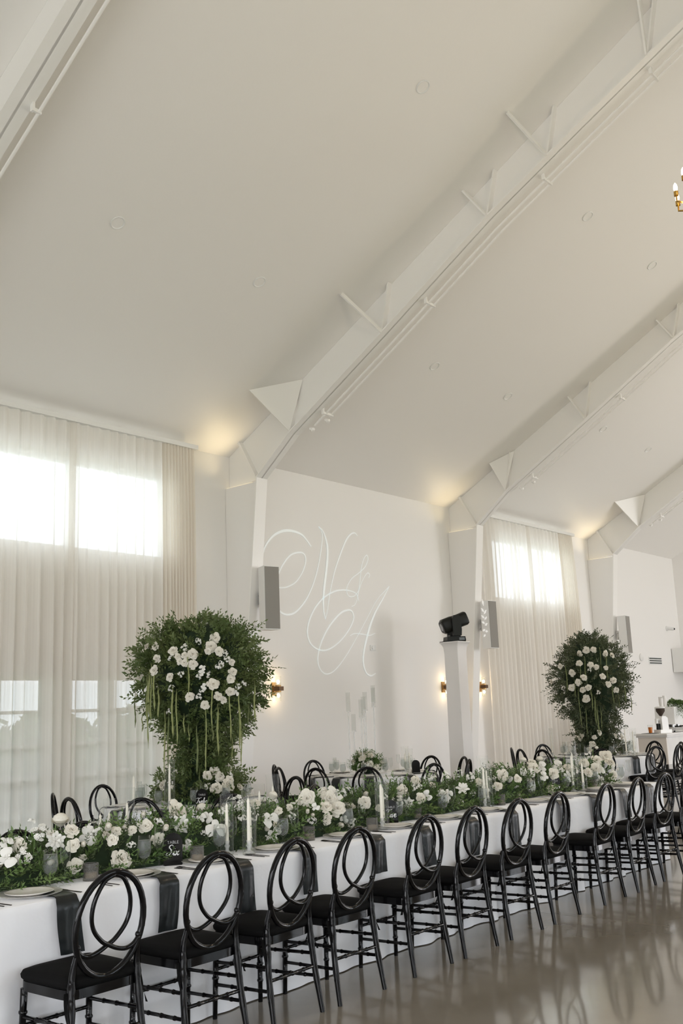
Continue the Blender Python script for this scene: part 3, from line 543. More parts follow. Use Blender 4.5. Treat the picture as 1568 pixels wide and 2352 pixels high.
for key, (cx, cyy) in RT.items():
    t = thing('round_table', RD[key]+', hidden by its cloth', 'table', (cx, cyy, 0), 0, 'round dinner tables')
    obj('tabletop', MB().lathe([(.001, .725), (.82, .725), (.82, .752), (.001, .752)], 40), 'white', t)
    for q in range(4): obj('leg', MB().tube([(.5*math.cos(q*PI/2), .5*math.sin(q*PI/2), 0), (.5*math.cos(q*PI/2), .5*math.sin(q*PI/2), .725)], .016, 8), 'metal', t)
    per = [(cx+.85*math.cos(2*PI*i/180), cyy+.85*math.sin(2*PI*i/180), math.cos(2*PI*i/180), math.sin(2*PI*i/180)) for i in range(180)]
    skirt_cloth('tablecloth', 'white floor-length cloth on the '+RD[key], per, None, .004, .028, ord(key))
    for i, (tx, ty) in enumerate(RCH[key]):
        d = Vector((cx-tx, cyy-ty)); d.normalize(); ox, oy = tx+d.x*.26, ty+d.y*.26
        r_ = math.hypot(ox-cx, oy-cyy)
        if r_ < 1.09: ox, oy = cx-d.x*1.09, cyy-d.y*1.09
        chair(ox, oy, math.atan2(d.y, d.x)-PI/2, 'black oval-back chair at the %s, %s' % ({'A': 'green-tower table', 'B': 'candelabra table', 'C': 'dark-tower table'}[key], SEAT[key][i]), 'chairs around the '+RD[key])

# ================================================================== PLACE SETTINGS
me_charger = MB().lathe([(.001, .004), (.10, .004), (.150, .012), (.158, .016), (.158, .019), (.150, .016), (.10, .008), (.001, .008)], 32).mesh('charger_plate', True, None)
me_plate = MB().lathe([(.001, .0), (.075, .0), (.118, .013), (.120, .016), (.112, .014), (.078, .005), (.001, .005)], 32).mesh('dinner_plate', True, None)
def gl_goblet(): return MB().lathe([(.034, 0), (.034, .003), (.012, .006), (.006, .014), (.005, .042), (.012, .052), (.030, .072), (.0395, .098), (.0405, .118), (.036, .155), (.0325, .188), (.0315, .188), (.035, .155), (.0393, .118), (.038, .098), (.029, .074), (.001, .056)], 20)
me_gob = gl_goblet().mesh('goblet_glass', True, None)
me_water = MB().lathe([(.001, .058), (.028, .075), (.037, .099), (.0383, .118), (.0355, .145), (.034, .163), (.001, .163)], 18).mesh('water', True, None)
me_flute = MB().lathe([(.031, 0), (.031, .003), (.010, .006), (.0045, .014), (.004, .085), (.011, .100), (.024, .130), (.0275, .158), (.026, .19), (.0235, .228), (.0228, .228), (.0252, .19), (.0266, .158), (.023, .131), (.001, .104)], 18).mesh('flute_glass', True, None)
me_votive = MB().lathe([(.001, 0), (.041, 0), (.041, .088), (.0365, .088), (.0365, .014), (.001, .014)], 40, rib=-.035).mesh('votive_glass', True, 20)
me_vwax = MB().lathe([(.001, .015), (.033, .015), (.033, .040), (.001, .040)], 18).mesh('candle_wax', True, 30)
def fork_mesh():
    m_ = MB().box(-.0035, .0035, -.10, .045, 0, .003).box(-.011, .011, .045, .060, 0, .003)
    for i in range(4): x = -.0095+i*.0063; m_.box(x-.0018, x+.0018, .060, .098, .0005, .003)
    return m_.mesh('fork')
def knife_mesh(): return MB().prism([(-.005, -.105), (.005, -.105), (.004, .0), (.009, .02), (.008, .08), (-.002, .112), (-.004, .0)], 'z', 0, .003).mesh('knife')
def spoon_mesh():
    return MB().box(-.0035, .0035, -.10, .04, 0, .003).lathe([(.001, 0), (.017, .0035), (.018, .005), (.001, .002)], 14, (0, .055, 0)).mesh('spoon')
me_fork, me_knife, me_spoon = fork_mesh(), knife_mesh(), spoon_mesh()
def napkin_mesh(seed):
    # satin strip lying on the table then falling over the edge; local origin at the edge, +y into the table
    rr = random.Random(seed); tw = rr.uniform(-.03, .03); L = rr.uniform(.20, .25); m_ = MB(); p = rr.uniform(0, 6)
    def path(s):
        if s < .16: return (.16-s, .004)
        if s < .20: a = (s-.16)/.04*PI/2; return (-.022*math.sin(a)-.0, .004-.022*(1-math.cos(a)))
        return (-.022-.004-.02*(s-.20), .004-.022-(s-.20))
    N_ = 22
    for side in (0, 1):
        def fn(u, v):
            s = (.16+.04+L)*v; y, z = path(s); fall = max(0, s-.2)
            wv = .0045*math.sin(u*9+p+3*v)*min(1, fall*8+.3); wdt = .062*(1-.10*math.sin(min(1, max(0, (s-.1)/.12))*PI))
            x = (u-.5)*2*wdt+tw*fall*3+.008*math.sin(v*5+p)*fall*5
            return (x, y-(wv+.010 if fall > 0 else 0)*1.0-(.004 if side and fall > 0 else 0), z+(.003+abs(wv)*.6 if fall == 0 else 0)+(.004 if side and fall == 0 else 0))
        m_.grid(fn, 8, N_)
    return m_.mesh('napkin', True, None)
nap = [napkin_mesh(s) for s in range(5)]
def single(name, me, m, label, cat, group, loc, rz=0, scale=None):
    return tag(link(name, me, M[m], None, loc, (0, 0, rz), scale), label, cat, group)
def goblet(loc, where, wat=True):
    t = thing('water_goblet', 'water goblet '+where, 'glass', loc, 0, 'water goblets'); link('goblet_glass', me_gob, M['glass'], t)
    if wat: link('water', me_water, M['water'], t)
def flute(loc, where): single('champagne_flute', me_flute, 'glass', 'champagne flute '+where, 'glass', 'champagne flutes', loc)
def votive(loc, where):
    t = thing('votive_holder', 'ribbed smoky glass votive '+where, 'candle holder', loc, 0, 'ribbed votives'); link('votive_glass', me_votive, M['smoke'], t); link('candle_wax', me_vwax, M['wax'], t)
for i, x in enumerate(CHX):
    w_ = 'at the %s long-table seat from the picture corner' % ORD[i]; z = TZ+.001
    single('charger_plate', me_charger, 'charger', 'clear-rimmed charger plate '+w_, 'plate', 'charger plates', (x, TY0+.185, z))
    single('dinner_plate', me_plate, 'plate', 'white dinner plate '+w_, 'plate', 'dinner plates', (x, TY0+.185, z+.0085))
    single('napkin', nap[i % 5], 'satin', 'charcoal satin napkin hanging '+w_, 'napkin', 'satin napkins', (x+.07, TY0-.012, z), R(rd.uniform(-5, 5)))
    single('fork', me_fork, 'cutlery', 'dark dinner fork '+w_, 'fork', 'forks', (x-.20, TY0+.13, z), R(rd.uniform(-5, 3)))
    single('fork', me_fork, 'cutlery', 'dark salad fork, outer one '+w_, 'fork', 'forks', (x-.235, TY0+.12, z), R(rd.uniform(-5, 3)), (.9, .85, 1))
    single('knife', me_knife, 'cutlery', 'dark knife '+w_, 'knife', 'knives', (x+.19, TY0+.13, z), R(rd.uniform(-4, 4)))
    goblet((x+.20+rd.uniform(-.02, .02), TY0+.315, z), w_)
    flute((x+.275+rd.uniform(-.015, .015), TY0+.27, z), w_)
for i, (x, y) in enumerate([(3.40, 4.69), (3.93+.2, 4.66), (5.16, 4.70), (5.74, 4.62), (6.47, 4.76), (7.64, 4.72), (9.35, 4.70)]):
    votive((x, y, TZ+.001), ['beside the big rose near the picture edge', 'beside the sign reading Six', 'below the rose cluster, left of the Five sign', 'in front of the middle candle cylinders', 'past the Five sign', 'beside the tall clear cylinders', 'at the far end of the garland'][i])
for key, (cx, cyy) in RT.items():
    for i, (tx, ty) in enumerate(RCH[key]):
        d = Vector((tx-cx, ty-cyy)); d.normalize(); a = math.atan2(d.y, d.x); w_ = 'on the %s, by the chair %s' % ({'A': 'green-tower table', 'B': 'candelabra table', 'C': 'dark-tower table'}[key], SEAT[key][i]); z = TZ+.001
        px, py = cx+d.x*.66, cyy+d.y*.66; s = Vector((-d.y, d.x))
        single('charger_plate', me_charger, 'charger', 'charger plate '+w_, 'plate', 'charger plates', (px, py, z))
        single('dinner_plate', me_plate, 'plate', 'dinner plate '+w_, 'plate', 'dinner plates', (px, py, z+.0085))
        single('napkin', nap[(i+2) % 5], 'satin', 'charcoal napkin '+w_, 'napkin', 'satin napkins', (cx+d.x*.868, cyy+d.y*.868, z), a+PI/2)
        gx, gy = cx+d.x*.52+s.x*.2, cyy+d.y*.52+s.y*.2
        goblet((gx, gy, z), w_); flute((gx+s.x*.07-d.x*.05, gy+s.y*.07-d.y*.05, z), w_)

# ---- candles in clear cylinders
def hurricane(x, y, h, r, cand, label, base=TZ+.001, m='cylglass'):
    tag(obj('glass_cylinder', MB().lathe([(.001, .0), (r, .0), (r, h)], 24), m, smooth=True, angle=40, loc=(x, y, base)), 'clear glass cylinder '+label, 'glass cylinder', 'glass candle cylinders')
    tag(obj('candle_holder', MB().lathe([(.001, 0), (.030, 0), (.031, .006), (.012, .016), (.010, .03), (.017, .045), (.011, .055), (.016, .075), (.0125, .075), (.0125, .058), (.001, .058)], 16), 'acrylic', smooth=True, angle=50, loc=(x, y, base+.0065)), 'glass taper holder in the cylinder '+label, 'candle holder', 'glass taper holders')
    tag(obj('taper_candle', MB().lathe([(.001, 0), (.0115, 0), (.0105, cand*.5), (.008, cand*.93), (.003, cand*.985), (.001, cand)], 12).tube([(0, 0, cand-.002), (.001, 0, cand+.012)], .0009, 5), 'wax', smooth=True, angle=50, loc=(x, y, base+.066)), 'ivory taper candle in the cylinder '+label, 'candle', 'ivory taper candles')
H = [(4.50, 4.60, .40, .040, .27, 'between second and third chairs, tallest of its trio'), (4.60, 4.69, .33, .040, .21, 'between second and third chairs, shortest of its trio'), (4.43, 4.72, .36, .040, .24, 'between second and third chairs, middle one of its trio'),
     (5.83, 4.60, .38, .042, .25, 'beside the Five sign, taller'), (5.95, 4.68, .32, .042, .22, 'beside the Five sign, shorter'),
     (7.33, 4.68, .43, .046, .27, 'behind the sixth chair, taller'), (7.47, 4.74, .40, .046, .24, 'behind the sixth chair, shorter'),
     (8.97, 4.72, .43, .046, .27, 'near the Four sign, foremost'), (9.22, 4.84, .46, .046, .29, 'near the Four sign, tallest'), (9.08, 4.67, .36, .04, .2, 'near the Four sign, lowest'),
     (4.16, 5.36, .41, .048, .25, 'behind the garland near the picture edge, tallest'), (3.96, 5.37, .36, .04, .2, 'behind the garland near the picture edge, outermost'), (4.05, 5.40, .35, .038, .2, 'behind the garland near the picture edge, innermost'),
     (5.50, 5.36, .40, .048, .25, 'behind the rose cluster, taller'), (5.38, 5.38, .34, .04, .22, 'behind the rose cluster, shorter')]
for h in H: hurricane(*h)
for x, y, h, r, c_, lb in [(6.33, 7.52, .46, .05, .36, 'standing before the green flower tower'), (6.05, 7.7, .40, .035, .26, 'on the tower table, curtain side'), (10.95, 8.2, .36, .05, .2, 'on the candelabra table, inner'), (11.15, 8.28, .32, .05, .2, 'on the candelabra table, outer'),
                         (14.85, 6.86, .46, .05, .36, 'before the darker tower, first'), (15.0, 6.80, .42, .05, .32, 'before the darker tower, second'), (15.13, 6.86, .36, .05, .28, 'before the darker tower, third'), (14.6, 8.0, .46, .03, .3, 'on the darker tower table, curtain side')]:
    hurricane(x, y, h, r, c_, lb)

# ---- arched table-number signs
def script(body, parent, size, x, z, y, shear=.28, ex=0):
    c_ = bpy.data.curves.new('lettering', 'FONT'); c_.body = body; c_.size = size; c_.shear = shear; c_.align_x = 'CENTER'; c_.extrude = .0004; c_.offset = ex
    tmp = bpy.data.objects.new('lettering', c_); COL.objects.link(tmp); bpy.context.view_layer.update()
    me = bpy.data.meshes.new_from_object(tmp.evaluated_get(bpy.context.evaluated_depsgraph_get())); bpy.data.objects.remove(tmp)
    return link('lettering', me, M['ink'], parent, (x, y, z), (R(90), 0, 0))
GLY = {'S': (.62, [[(.55, .88), (.42, 1.0), (.22, .92), (.20, .74), (.38, .58), (.46, .36), (.34, .10), (.12, .0), (.0, .14), (.12, .26)]]),
       'F': (.62, [[(.05, .86), (.25, .96), (.62, .92), (.85, 1.0)], [(.46, .93), (.36, .5), (.26, .05), (.08, -.18), (-.06, -.08)], [(.16, .48), (.40, .52), (.58, .5)]]),
       'T': (.56, [[(.0, .84), (.2, .97), (.6, .92), (.95, 1.02)], [(.48, .93), (.40, .5), (.28, .05), (.14, -.06), (.02, .04)]]),
       'i': (.24, [[(.0, .06), (.10, .30), (.14, .40), (.12, .14), (.18, .0), (.28, .12)], [(.17, .60), (.18, .63)]]),
       'x': (.42, [[(.0, .34), (.10, .40), (.20, .20), (.32, .0), (.44, .10)], [(.40, .42), (.24, .24), (.04, -.02)]]),
       'v': (.36, [[(.0, .30), (.08, .40), (.12, .12), (.18, .0), (.32, .24), (.34, .40), (.42, .36)]]),
       'e': (.32, [[(.0, .12), (.18, .22), (.24, .36), (.14, .42), (.05, .24), (.10, .02), (.22, .0), (.34, .14)]]),
       'o': (.36, [[(.20, .40), (.06, .30), (.04, .08), (.16, .0), (.28, .12), (.28, .34), (.18, .40), (.40, .34)]]),
       'u': (.42, [[(.0, .28), (.08, .40), (.08, .12), (.16, .0), (.30, .16), (.34, .40), (.32, .10), (.44, .06)]]),
       'r': (.30, [[(.0, .22), (.10, .42), (.14, .34), (.28, .36), (.24, .12), (.34, .06)]]),
       'w': (.52, [[(.0, .30), (.08, .40), (.10, .10), (.18, .0), (.28, .30), (.30, .08), (.38, .0), (.48, .28), (.46, .42), (.56, .36)]]),
       'l': (.24, [[(.0, .10), (.16, .5), (.22, .9), (.12, .96), (.08, .5), (.12, .05), (.20, .0), (.30, .12)]])}
def handwriting(word, parent, size, x, z, y):
    m_ = MB(); cx_ = -sum(GLY[c][0] for c in word)/2
    for c in word:
        for st in GLY[c][1]:
            P = spline([((p[0]+cx_+.22*p[1])*size, p[1]*size) for p in st], 4); n = len(P); L = []; Rr = []
            for i, p in enumerate(P):
                t = P[min(n-1, i+1)]-P[max(0, i-1)]; t = t/(np.linalg.norm(t)+1e-9); w_ = size*(.030+.030*max(0, -t[1])); q = np.array([-t[1], t[0]])*w_; L.append(p+q); Rr.append(p-q)
            m_.add([(x+p[0], y, z+p[1]) for p in L+Rr], [(i, i+1, n+i+1, n+i) for i in range(n-1)])
        cx_ += GLY[c][0]
    return obj('lettering', m_, 'ink', parent)
def sign(x, y, rz, word, label, s=1.0):
    t = thing('table_sign', label, 'sign', (x, y, TZ+.001), rz, 'black table number signs')
    w_, h = .055*s, .18*s
    poly = [(-w_, 0), (w_, 0), (w_, h-w_)]+[(w_*math.cos(a), h-w_+w_*math.sin(a)) for a in np.linspace(0, PI, 12)[1:-1]]+[(-w_, h-w_)]
    obj('panel', MB().prism(poly, 'y', -.003, .003), 'signblack', t)
    obj('foot', MB().box(-w_*.9, w_*.9, -.018, .018, -.0005, .004), 'signblack', t)
    if word: script('TABLE', t, .024*s, 0, h*.66, -.0042, 0, -.0006); handwriting(word, t, .058*s*(.80 if len(word) > 4 else 1), -.004, h*.30, -.0042)
sign(3.98, 4.70, R(-35), 'Six', 'black arched table sign reading Table Six, beside the votive')
sign(6.09, 4.72, R(-40), 'Five', 'black arched table sign reading Table Five, beside candle cylinders')
sign(8.64, 4.74, R(-50), 'Four', 'black arched table sign reading Table Four, among the far roses')
sign(6.52, 7.28, R(-42), 'Twelve', 'black arched table sign reading Table Twelve, below the green tower')
sign(10.98, 8.05, R(-52), None, 'black arched sign standing on the candelabra table')
# ================================================================== FLOWERS
def petal_ring(mb, n, r0, r1, h0, h1, wid, curl, off=0, cup=.25, pt=0, nu=3, nv=3):
    for k in range(n):
        a0 = off+2*PI*k/n
        def fn(u, v):
            s = (u-.5)*2; w_ = wid*math.sin(min(1, .28+v*.9)*PI*.62)*(1-pt*v*v)
            r = r0+(r1-r0)*v**.9; h = h0+(h1-h0)*v+curl*v*v*v; a = a0+s*w_
            r -= cup*(s*s)*(r1-r0)*.35; h -= (1-abs(h1-h0))*0+(.06*s*s if curl < 0 else -.05*s*s)
            return (r*math.cos(a), r*math.sin(a), h)
        mb.grid(fn, nu, nv)
def shell(mb, a0, r0, r1, h0, h1, wid, flare, cup, nu=4, nv=4, ruf=.0, ph=0):
    # one cupped petal: rises from (r0, h0), its rim at (r1, h1) rolls outward by flare
    def fn(u, v):
        s_ = (u-.5)*2; w_ = wid*(.45+.55*math.sin(min(1.0, v*1.15)*PI*.5))*(1-.25*max(0, v-.75)/.25*s_*s_)
        a = a0+s_*w_; e = v**1.4
        r = r0+(r1-r0)*e+flare*max(0, v-.7)/.3*(1-.3*s_*s_)-cup*s_*s_*(.3+.7*v)*.0+ruf*math.sin(s_*5+ph)*v
        h = h0+(h1-h0)*math.sin(v*PI*.5)-.10*s_*s_*v-flare*.55*max(0, v-.8)/.2+ruf*math.cos(s_*4+ph)*v
        r *= 1-cup*s_*s_*.22
        return (r*math.cos(a), r*math.sin(a), h)
    mb.grid(fn, nu, nv)
def fl_rose(seed=3):
    rr_ = random.Random(seed); m_ = MB(); N_ = 21
    for i in range(N_):
        t = i/(N_-1); a0 = i*2.39996+rr_.uniform(-.15, .15); j = rr_.uniform(.92, 1.08)
        shell(m_, a0, .02+.12*t, (.10+.86*t**.85)*j, -.30, .56-.60*t**1.5+rr_.uniform(-.03, .03), 1.25-.62*t, .03+.14*t, .8-.5*t, 4, 4, .015+.035*t, rr_.uniform(0, 6))
    return m_.lathe([(.001, -.42), (.10, -.38), (.24, -.28), (.001, -.2)], 8)
def fl_ball():
    m_ = MB()
    for r1, h1, n, o in ((.25, .72, 3, 0), (.5, .62, 5, .3), (.75, .42, 6, .1), (.95, .12, 7, .5), (.98, -.12, 7, .1)): petal_ring(m_, n, .3*r1, r1, h1-.75, h1, .8, -.14, o, .1)
    return m_.lathe([(.001, -.62), (.3, -.58), (.7, -.3), (.86, -.05), (.7, .3), (.3, .55), (.001, .62)], 10)
def fl_orchid():
    m_ = MB()
    petal_ring(m_, 2, .02, 1.0, 0, .14, 1.15, -.16, 0, .0, .62, 4, 5); petal_ring(m_, 3, .02, 1.0, -.06, .0, .78, -.12, PI/2, .0, .66, 4, 5)
    petal_ring(m_, 4, .02, .30, .02, .22, .6, .05, .3, .2)
    return m_
def fl_star():
    m_ = MB(); petal_ring(m_, 6, .05, 1.0, -.1, .14, .45, -.20, 0, .0, .75, 3, 4); petal_ring(m_, 6, .04, .72, -.05, .34, .45, -.12, .5, .0, .6, 3, 4); petal_ring(m_, 5, .02, .36, 0, .42, .6, -.06, .2, .1, .3); return m_
def fl_bud():
    m_ = MB().lathe([(.001, -1), (.35, -.85), (.62, -.35), (.60, .2), (.42, .7), (.2, .95), (.001, .98)], 10); petal_ring(m_, 3, .3, .62, -.8, .85, 1.2, -.1, .2, .1); return m_
def fl_spray(seed):
    rr = random.Random(seed); m_ = MB()
    for k in range(17):
        u = rr.uniform(-.1, 1); a = rr.uniform(0, 2*PI); q = math.sqrt(max(0, 1-u*u)); c = Vector((q*math.cos(a), q*math.sin(a), u))*rr.uniform(.62, 1.0)
        rot = Vector((0, 0, 1)).rotation_difference((c+Vector((rr.gauss(0, .3), rr.gauss(0, .3), .3))).normalized()).to_matrix(); s = rr.uniform(.20, .32); one = MB()
        petal_ring(one, 5, .05, 1.0, -.1, .15, .55, -.1, rr.uniform(0, 1), .0, .1, 2, 2); petal_ring(one, 3, .03, .45, 0, .4, .7, -.1, 0, .1, 0, 2, 2)
        m_.add([c+rot @ (Vector(v)*s) for v in one.v], one.f)
    return m_
FM = {'R': ('rose', fl_rose(), 'petal'), 'Q': ('rose', fl_rose(8), 'petal'), 'B': ('ranunculus', fl_ball(), 'petal'), 'O': ('orchid', fl_orchid(), 'petalw'), 'T': ('star_lily', fl_star(), 'petalw'), 'U': ('rose_bud', fl_bud(), 'petal')}
FM = {k: (n, b.mesh(n, True, None), m) for k, (n, b, m) in FM.items()}
for k in range(3): FM['S%d' % k] = ('blossom_spray', fl_spray(k).mesh('blossom_spray', True, None), 'petalw')
rf = random.Random(21)
def bloom(kind, p, nrm, r, parent):
    if kind == 'S': kind = 'S%d' % rf.randrange(3)
    if kind == 'R' and rf.random() < .5: kind = 'Q'
    nm, me, m = FM[kind]
    if not me.materials: me.materials.append(M[m])
    o = bpy.data.objects.new(nm, me); COL.objects.link(o); o.parent = parent; o.location = p
    q = Vector((0, 0, 1)).rotation_difference(Vector(nrm).normalized()); o.rotation_mode = 'QUATERNION'
    o.rotation_quaternion = q @ Euler((0, 0, rf.uniform(0, 6.28))).to_quaternion(); o.scale = (r*rf.uniform(.94, 1.06), r*rf.uniform(.94, 1.06), r)
    return o
class Leaves:
    def __init__(s, seed): s.r = np.random.RandomState(seed); s.v = []; s.n = 0
    def sprig(s, p, d, L, n, leaf, wid=.42, droop=.0):
        r = s.r; p = np.array(p, float); d = np.array(d, float); d /= np.linalg.norm(d)
        a = np.cross(d, [0, 0, 1.0]); na = np.linalg.norm(a); a = a/na if na > .05 else np.array([1.0, 0, 0]); b = np.cross(a, d)
        th = r.uniform(0, 6.28); a, b = a*math.cos(th)+b*math.sin(th), -a*math.sin(th)+b*math.cos(th)
        bend = r.normal(0, .25, 3); pts = []
        for i in range(n):
            t = (i+1)/n; q = p+d*L*t+bend*L*t*t*.5+np.array([0, 0, -droop*L*t*t]); side = 1 if i % 2 else -1
            ld = d*.62+a*side*.78+b*r.uniform(-.45, .45) if i < n-1 else d+r.normal(0, .2, 3); ld /= np.linalg.norm(ld)
            wv = np.cross(ld, b+r.normal(0, .35, 3)); wv /= np.linalg.norm(wv)+1e-9; nn = np.cross(wv, ld)
            l = leaf*r.uniform(.75, 1.2); w_ = l*wid*.5
            s.v.append(np.array([q, q+ld*l*.42+wv*w_+nn*l*.10, q+ld*l*.48-wv*w_+nn*l*.10, q+ld*l-nn*l*.06]))
        w_ = .0016; e = p+d*L+bend*L*.5+np.array([0, 0, -droop*L])
        s.v.append(np.array([p-a*w_, p+a*w_, e-a*w_, e+a*w_]))
    def build(s, name, m, parent):
        V = np.concatenate(s.v); n = len(s.v); base = np.arange(n)*4
        F = np.stack([base, base+1, base+3, base, base+3, base+2], 1).reshape(-1, 3)
        me = bpy.data.meshes.new(name); me.vertices.add(len(V)); me.vertices.foreach_set('co', V.ravel()); me.loops.add(len(F)*3); me.loops.foreach_set('vertex_index', F.ravel().astype(np.int32))
        me.polygons.add(len(F)); me.polygons.foreach_set('loop_start', np.arange(len(F), dtype=np.int32)*3); me.update(); me.validate()
        o = link(name, me, M[m], parent); o['kind'] = 'stuff'; return o

# ---- garland along the long table
g = thing('flower_garland', 'white rose and orchid garland with greenery running down the long table', 'flower garland', (0, 0, 0))
gx0, gx1 = 1.5, 9.85
core = MB()
def gc(u, v):
    x = gx0+(gx1-gx0)*u; e = min(1, (x-gx0)/.3, (gx1-x)/.25); e = max(.02, e)**.5; a = PI*v
    return (x, 5.0+.225*e*math.cos(a)*(1+.15*math.sin(x*5)), TZ+.004+.165*e*math.sin(a)*(1+.2*math.sin(x*3.1+1)))
core.grid(gc, 90, 8); obj('moss_core', core, 'core', g, smooth=True, angle=None)
LF = Leaves(1); LD = Leaves(2); rr = np.random.RandomState(9)
for i in range(2700):
    x = rr.uniform(gx0-.05, gx1+.05); a = rr.uniform(-.12, PI+.12); s = 1+.18*math.sin(x*3.1+1)
    p = (x, 5.0+.225*math.cos(a), TZ+.012+max(0, .155*s*math.sin(a))); d = (rr.normal(0, .55), math.cos(a)*(1 if math.sin(a) > .2 else .8), max(.06, math.sin(a))+rr.uniform(0, .3))
    L = rr.uniform(.07, .17) if math.sin(a) < .4 else rr.uniform(.05, .13)
    if p[2] < TZ+.05: d = (d[0], d[1], .25)
    if rr.rand() < .55: LF.sprig(p, d, L, rr.randint(7, 12), rr.uniform(.022, .040), .45)
    else: LD.sprig(p, d, L, rr.randint(9, 15), rr.uniform(.018, .030), .30)
for i in range(110):
    x = rr.uniform(gx0, gx1); LF.sprig((x, 5.0+rr.uniform(-.12, .1), TZ+.13), (rr.normal(0, .5), rr.normal(-.1, .4), 1), rr.uniform(.12, .2), 10, rr.uniform(.025, .04), .4)
LF.build('ruscus_foliage', 'leaf', g); LD.build('fern_foliage', 'leafd', g)
for x, y, z, r, k in GARLAND:
    z = max(z, TZ+.035+r*.4); nrm = Vector((-.55+rf.gauss(0, .25), -.75+rf.gauss(0, .2), .45+rf.gauss(0, .25)+(z-.95)*2))
    if k == 'B': nrm = Vector((rf.gauss(0, .2), -.2, 1))
    b = bloom(k, (x, y-.045, z+.015), nrm, r*1.15, g)
    if z > 1.0 or k == 'B': obj('stem', MB().tube([(x, y, z-r*.4), (x+.01, y+.03, TZ+.12)], .0035, 6), 'stem', g)
for i in range(46):     # small sprays and buds tucked between the big blooms
    x = rf.uniform(2.4, 9.6); y = rf.uniform(4.76, 4.95); zz = TZ+.05+(y-4.74)*.75+rf.uniform(0, .06); bloom(rf.choice('SSSUR'), (x, y, zz), (rf.gauss(-.4, .3), -.7, .5), rf.uniform(.018, .036), g)
for i in range(26):     # blooms on the far side and along the part out of the picture
    x = rf.uniform(1.6, 9.6); y = rf.uniform(5.1, 5.25); bloom(rf.choice('RRSO'), (x, y, TZ+rf.uniform(.10, .24)), (rf.gauss(0, .3), .5, .9), rf.uniform(.035, .055), g)

# ---- flower towers on the round tables
def interp(prof, z): return float(np.interp(z, [p[0] for p in prof], [p[1] for p in prof]))
def tower(cx, cyy, prof, raw, strs, label, lm, n, leaf, seed, view, side, d0, amat, bs=1.16):
    t = thing('flower_tower', label, 'flower arrangement', (0, 0, 0), 0, 'tall flower towers')
    obj('moss_core', MB().lathe([(max(.001, r*.70), z-.0) for z, r in [(prof[0][0], .001)]+list(prof)+[(prof[-1][0]-.01, .001)]], 24, (cx, cyy, 0)), 'core', t, smooth=True, angle=None)
    L1 = Leaves(seed); rr = np.random.RandomState(seed); z0, z1 = prof[0][0], prof[-1][0]; cnt = 0
    while cnt < n:
        z = rr.uniform(z0, z1+.02); R_ = interp(prof, min(z, z1))
        if rr.rand() > (R_+.12)/.85: continue
        a = rr.uniform(0, 2*PI); lump = 1+.15*math.sin(3*a+z*4+seed)+.11*math.sin(7*a-z*9)
        dz = (interp(prof, z-.06)-interp(prof, z+.06))/.12
        d = np.array([math.cos(a), math.sin(a), np.clip(dz, -1.0, 1.6)*.8])+rr.normal(0, .38, 3)
        p = np.array([cx, cyy, z])+np.array([math.cos(a), math.sin(a), 0])*R_*rr.uniform(.62, .86)*lump
        if z < z0+.06: p[2] = z0+.05; d[2] = abs(d[2])*.4+.15
        ll = rr.uniform(.08, .17)*(1.35 if rr.rand() < .10 else 1)
        L1.sprig(p, d, ll, rr.randint(8, 13), leaf*rr.uniform(.75, 1.25), .46, rr.uniform(0, .25)); cnt += 1
    for k in range(n//14):            # long airy sprigs breaking the outline
        z = rr.uniform(z0+.1, z1); a = rr.uniform(0, 2*PI); R_ = interp(prof, z)
        L1.sprig((cx+R_*.85*math.cos(a), cyy+R_*.85*math.sin(a), z), (math.cos(a), math.sin(a), rr.uniform(-.3, 1.2)), rr.uniform(.15, .26), 13, leaf, .42, rr.uniform(0, .3))
    L1.build('foliage', lm, t)
    V = Vector((view[0], view[1], 0)); S = Vector((side[0], side[1], 0))
    def place(z, l, f=1.0, extra=0.0):
        R_ = interp(prof, min(max(z, z0), z1))*f; s = math.sqrt(max(.0, R_*R_-l*l)); s = max(s, .03)+extra; k = (d0-s)/d0
        return Vector((cx, cyy, 0))+S*(l*k)-V*s+Vector((0, 0, 1.59+(z-1.59)*k)), s
    for z, l, r in raw:
        p, s = place(z, l, 1.06, .07); nrm = (-V*s+S*l+Vector((rf.gauss(0, .12), rf.gauss(0, .12), rf.uniform(-.05, .25))))
        k = 'R' if r > .034 else rf.choice('RRSSO')
        bloom(k, p, nrm, max(r, .03)*bs, t)
    for k in range(34):              # blooms on the sides the camera does not face
        z = rf.uniform(1.5, z1-.1); a = rf.uniform(-1.2, 1.2); R_ = interp(prof, z)*.97; dd = V*math.cos(a)+S*math.sin(a)
        bloom(rf.choice('RRSO'), Vector((cx, cyy, z))+dd*R_, dd+Vector((0, 0, .2)), rf.uniform(.04, .07), t)
    for j, (l, za, zb) in enumerate(strs):
        p, s = place(za, l, 1.02, .10); q, s2 = place(zb, l, .0, s); pts = []; rds = []; N_ = 14
        for i in range(N_+1):
            u = i/N_; pts.append((p.x+(q.x-p.x)*u+.008*math.sin(u*6+j), p.y+(q.y-p.y)*u+.006*math.cos(u*5+j), za+(zb-za)*u)); rds.append((.0068 if j % 3 else .0095)*(.5+.5*min(1, u*4))*(1 if u < .85 else max(.15, (1-u)/.15))*(1+.25*math.sin(i*2.1+j)))
        pts[0] = (p.x+V.x*.05, p.y+V.y*.05, za+.03)
        obj('amaranth_strand', MB().tube(pts, rds, 7), amat if j % 4 else 'amard', t, smooth=True, angle=None)
    return t
P1 = [(TZ+.004, .46), (.98, .40), (1.08, .23), (1.25, .21), (1.4, .25), (1.5, .36), (1.62, .50), (1.85, .62), (2.1, .66), (2.3, .62), (2.44, .50), (2.52, .32), (2.56, .06)]
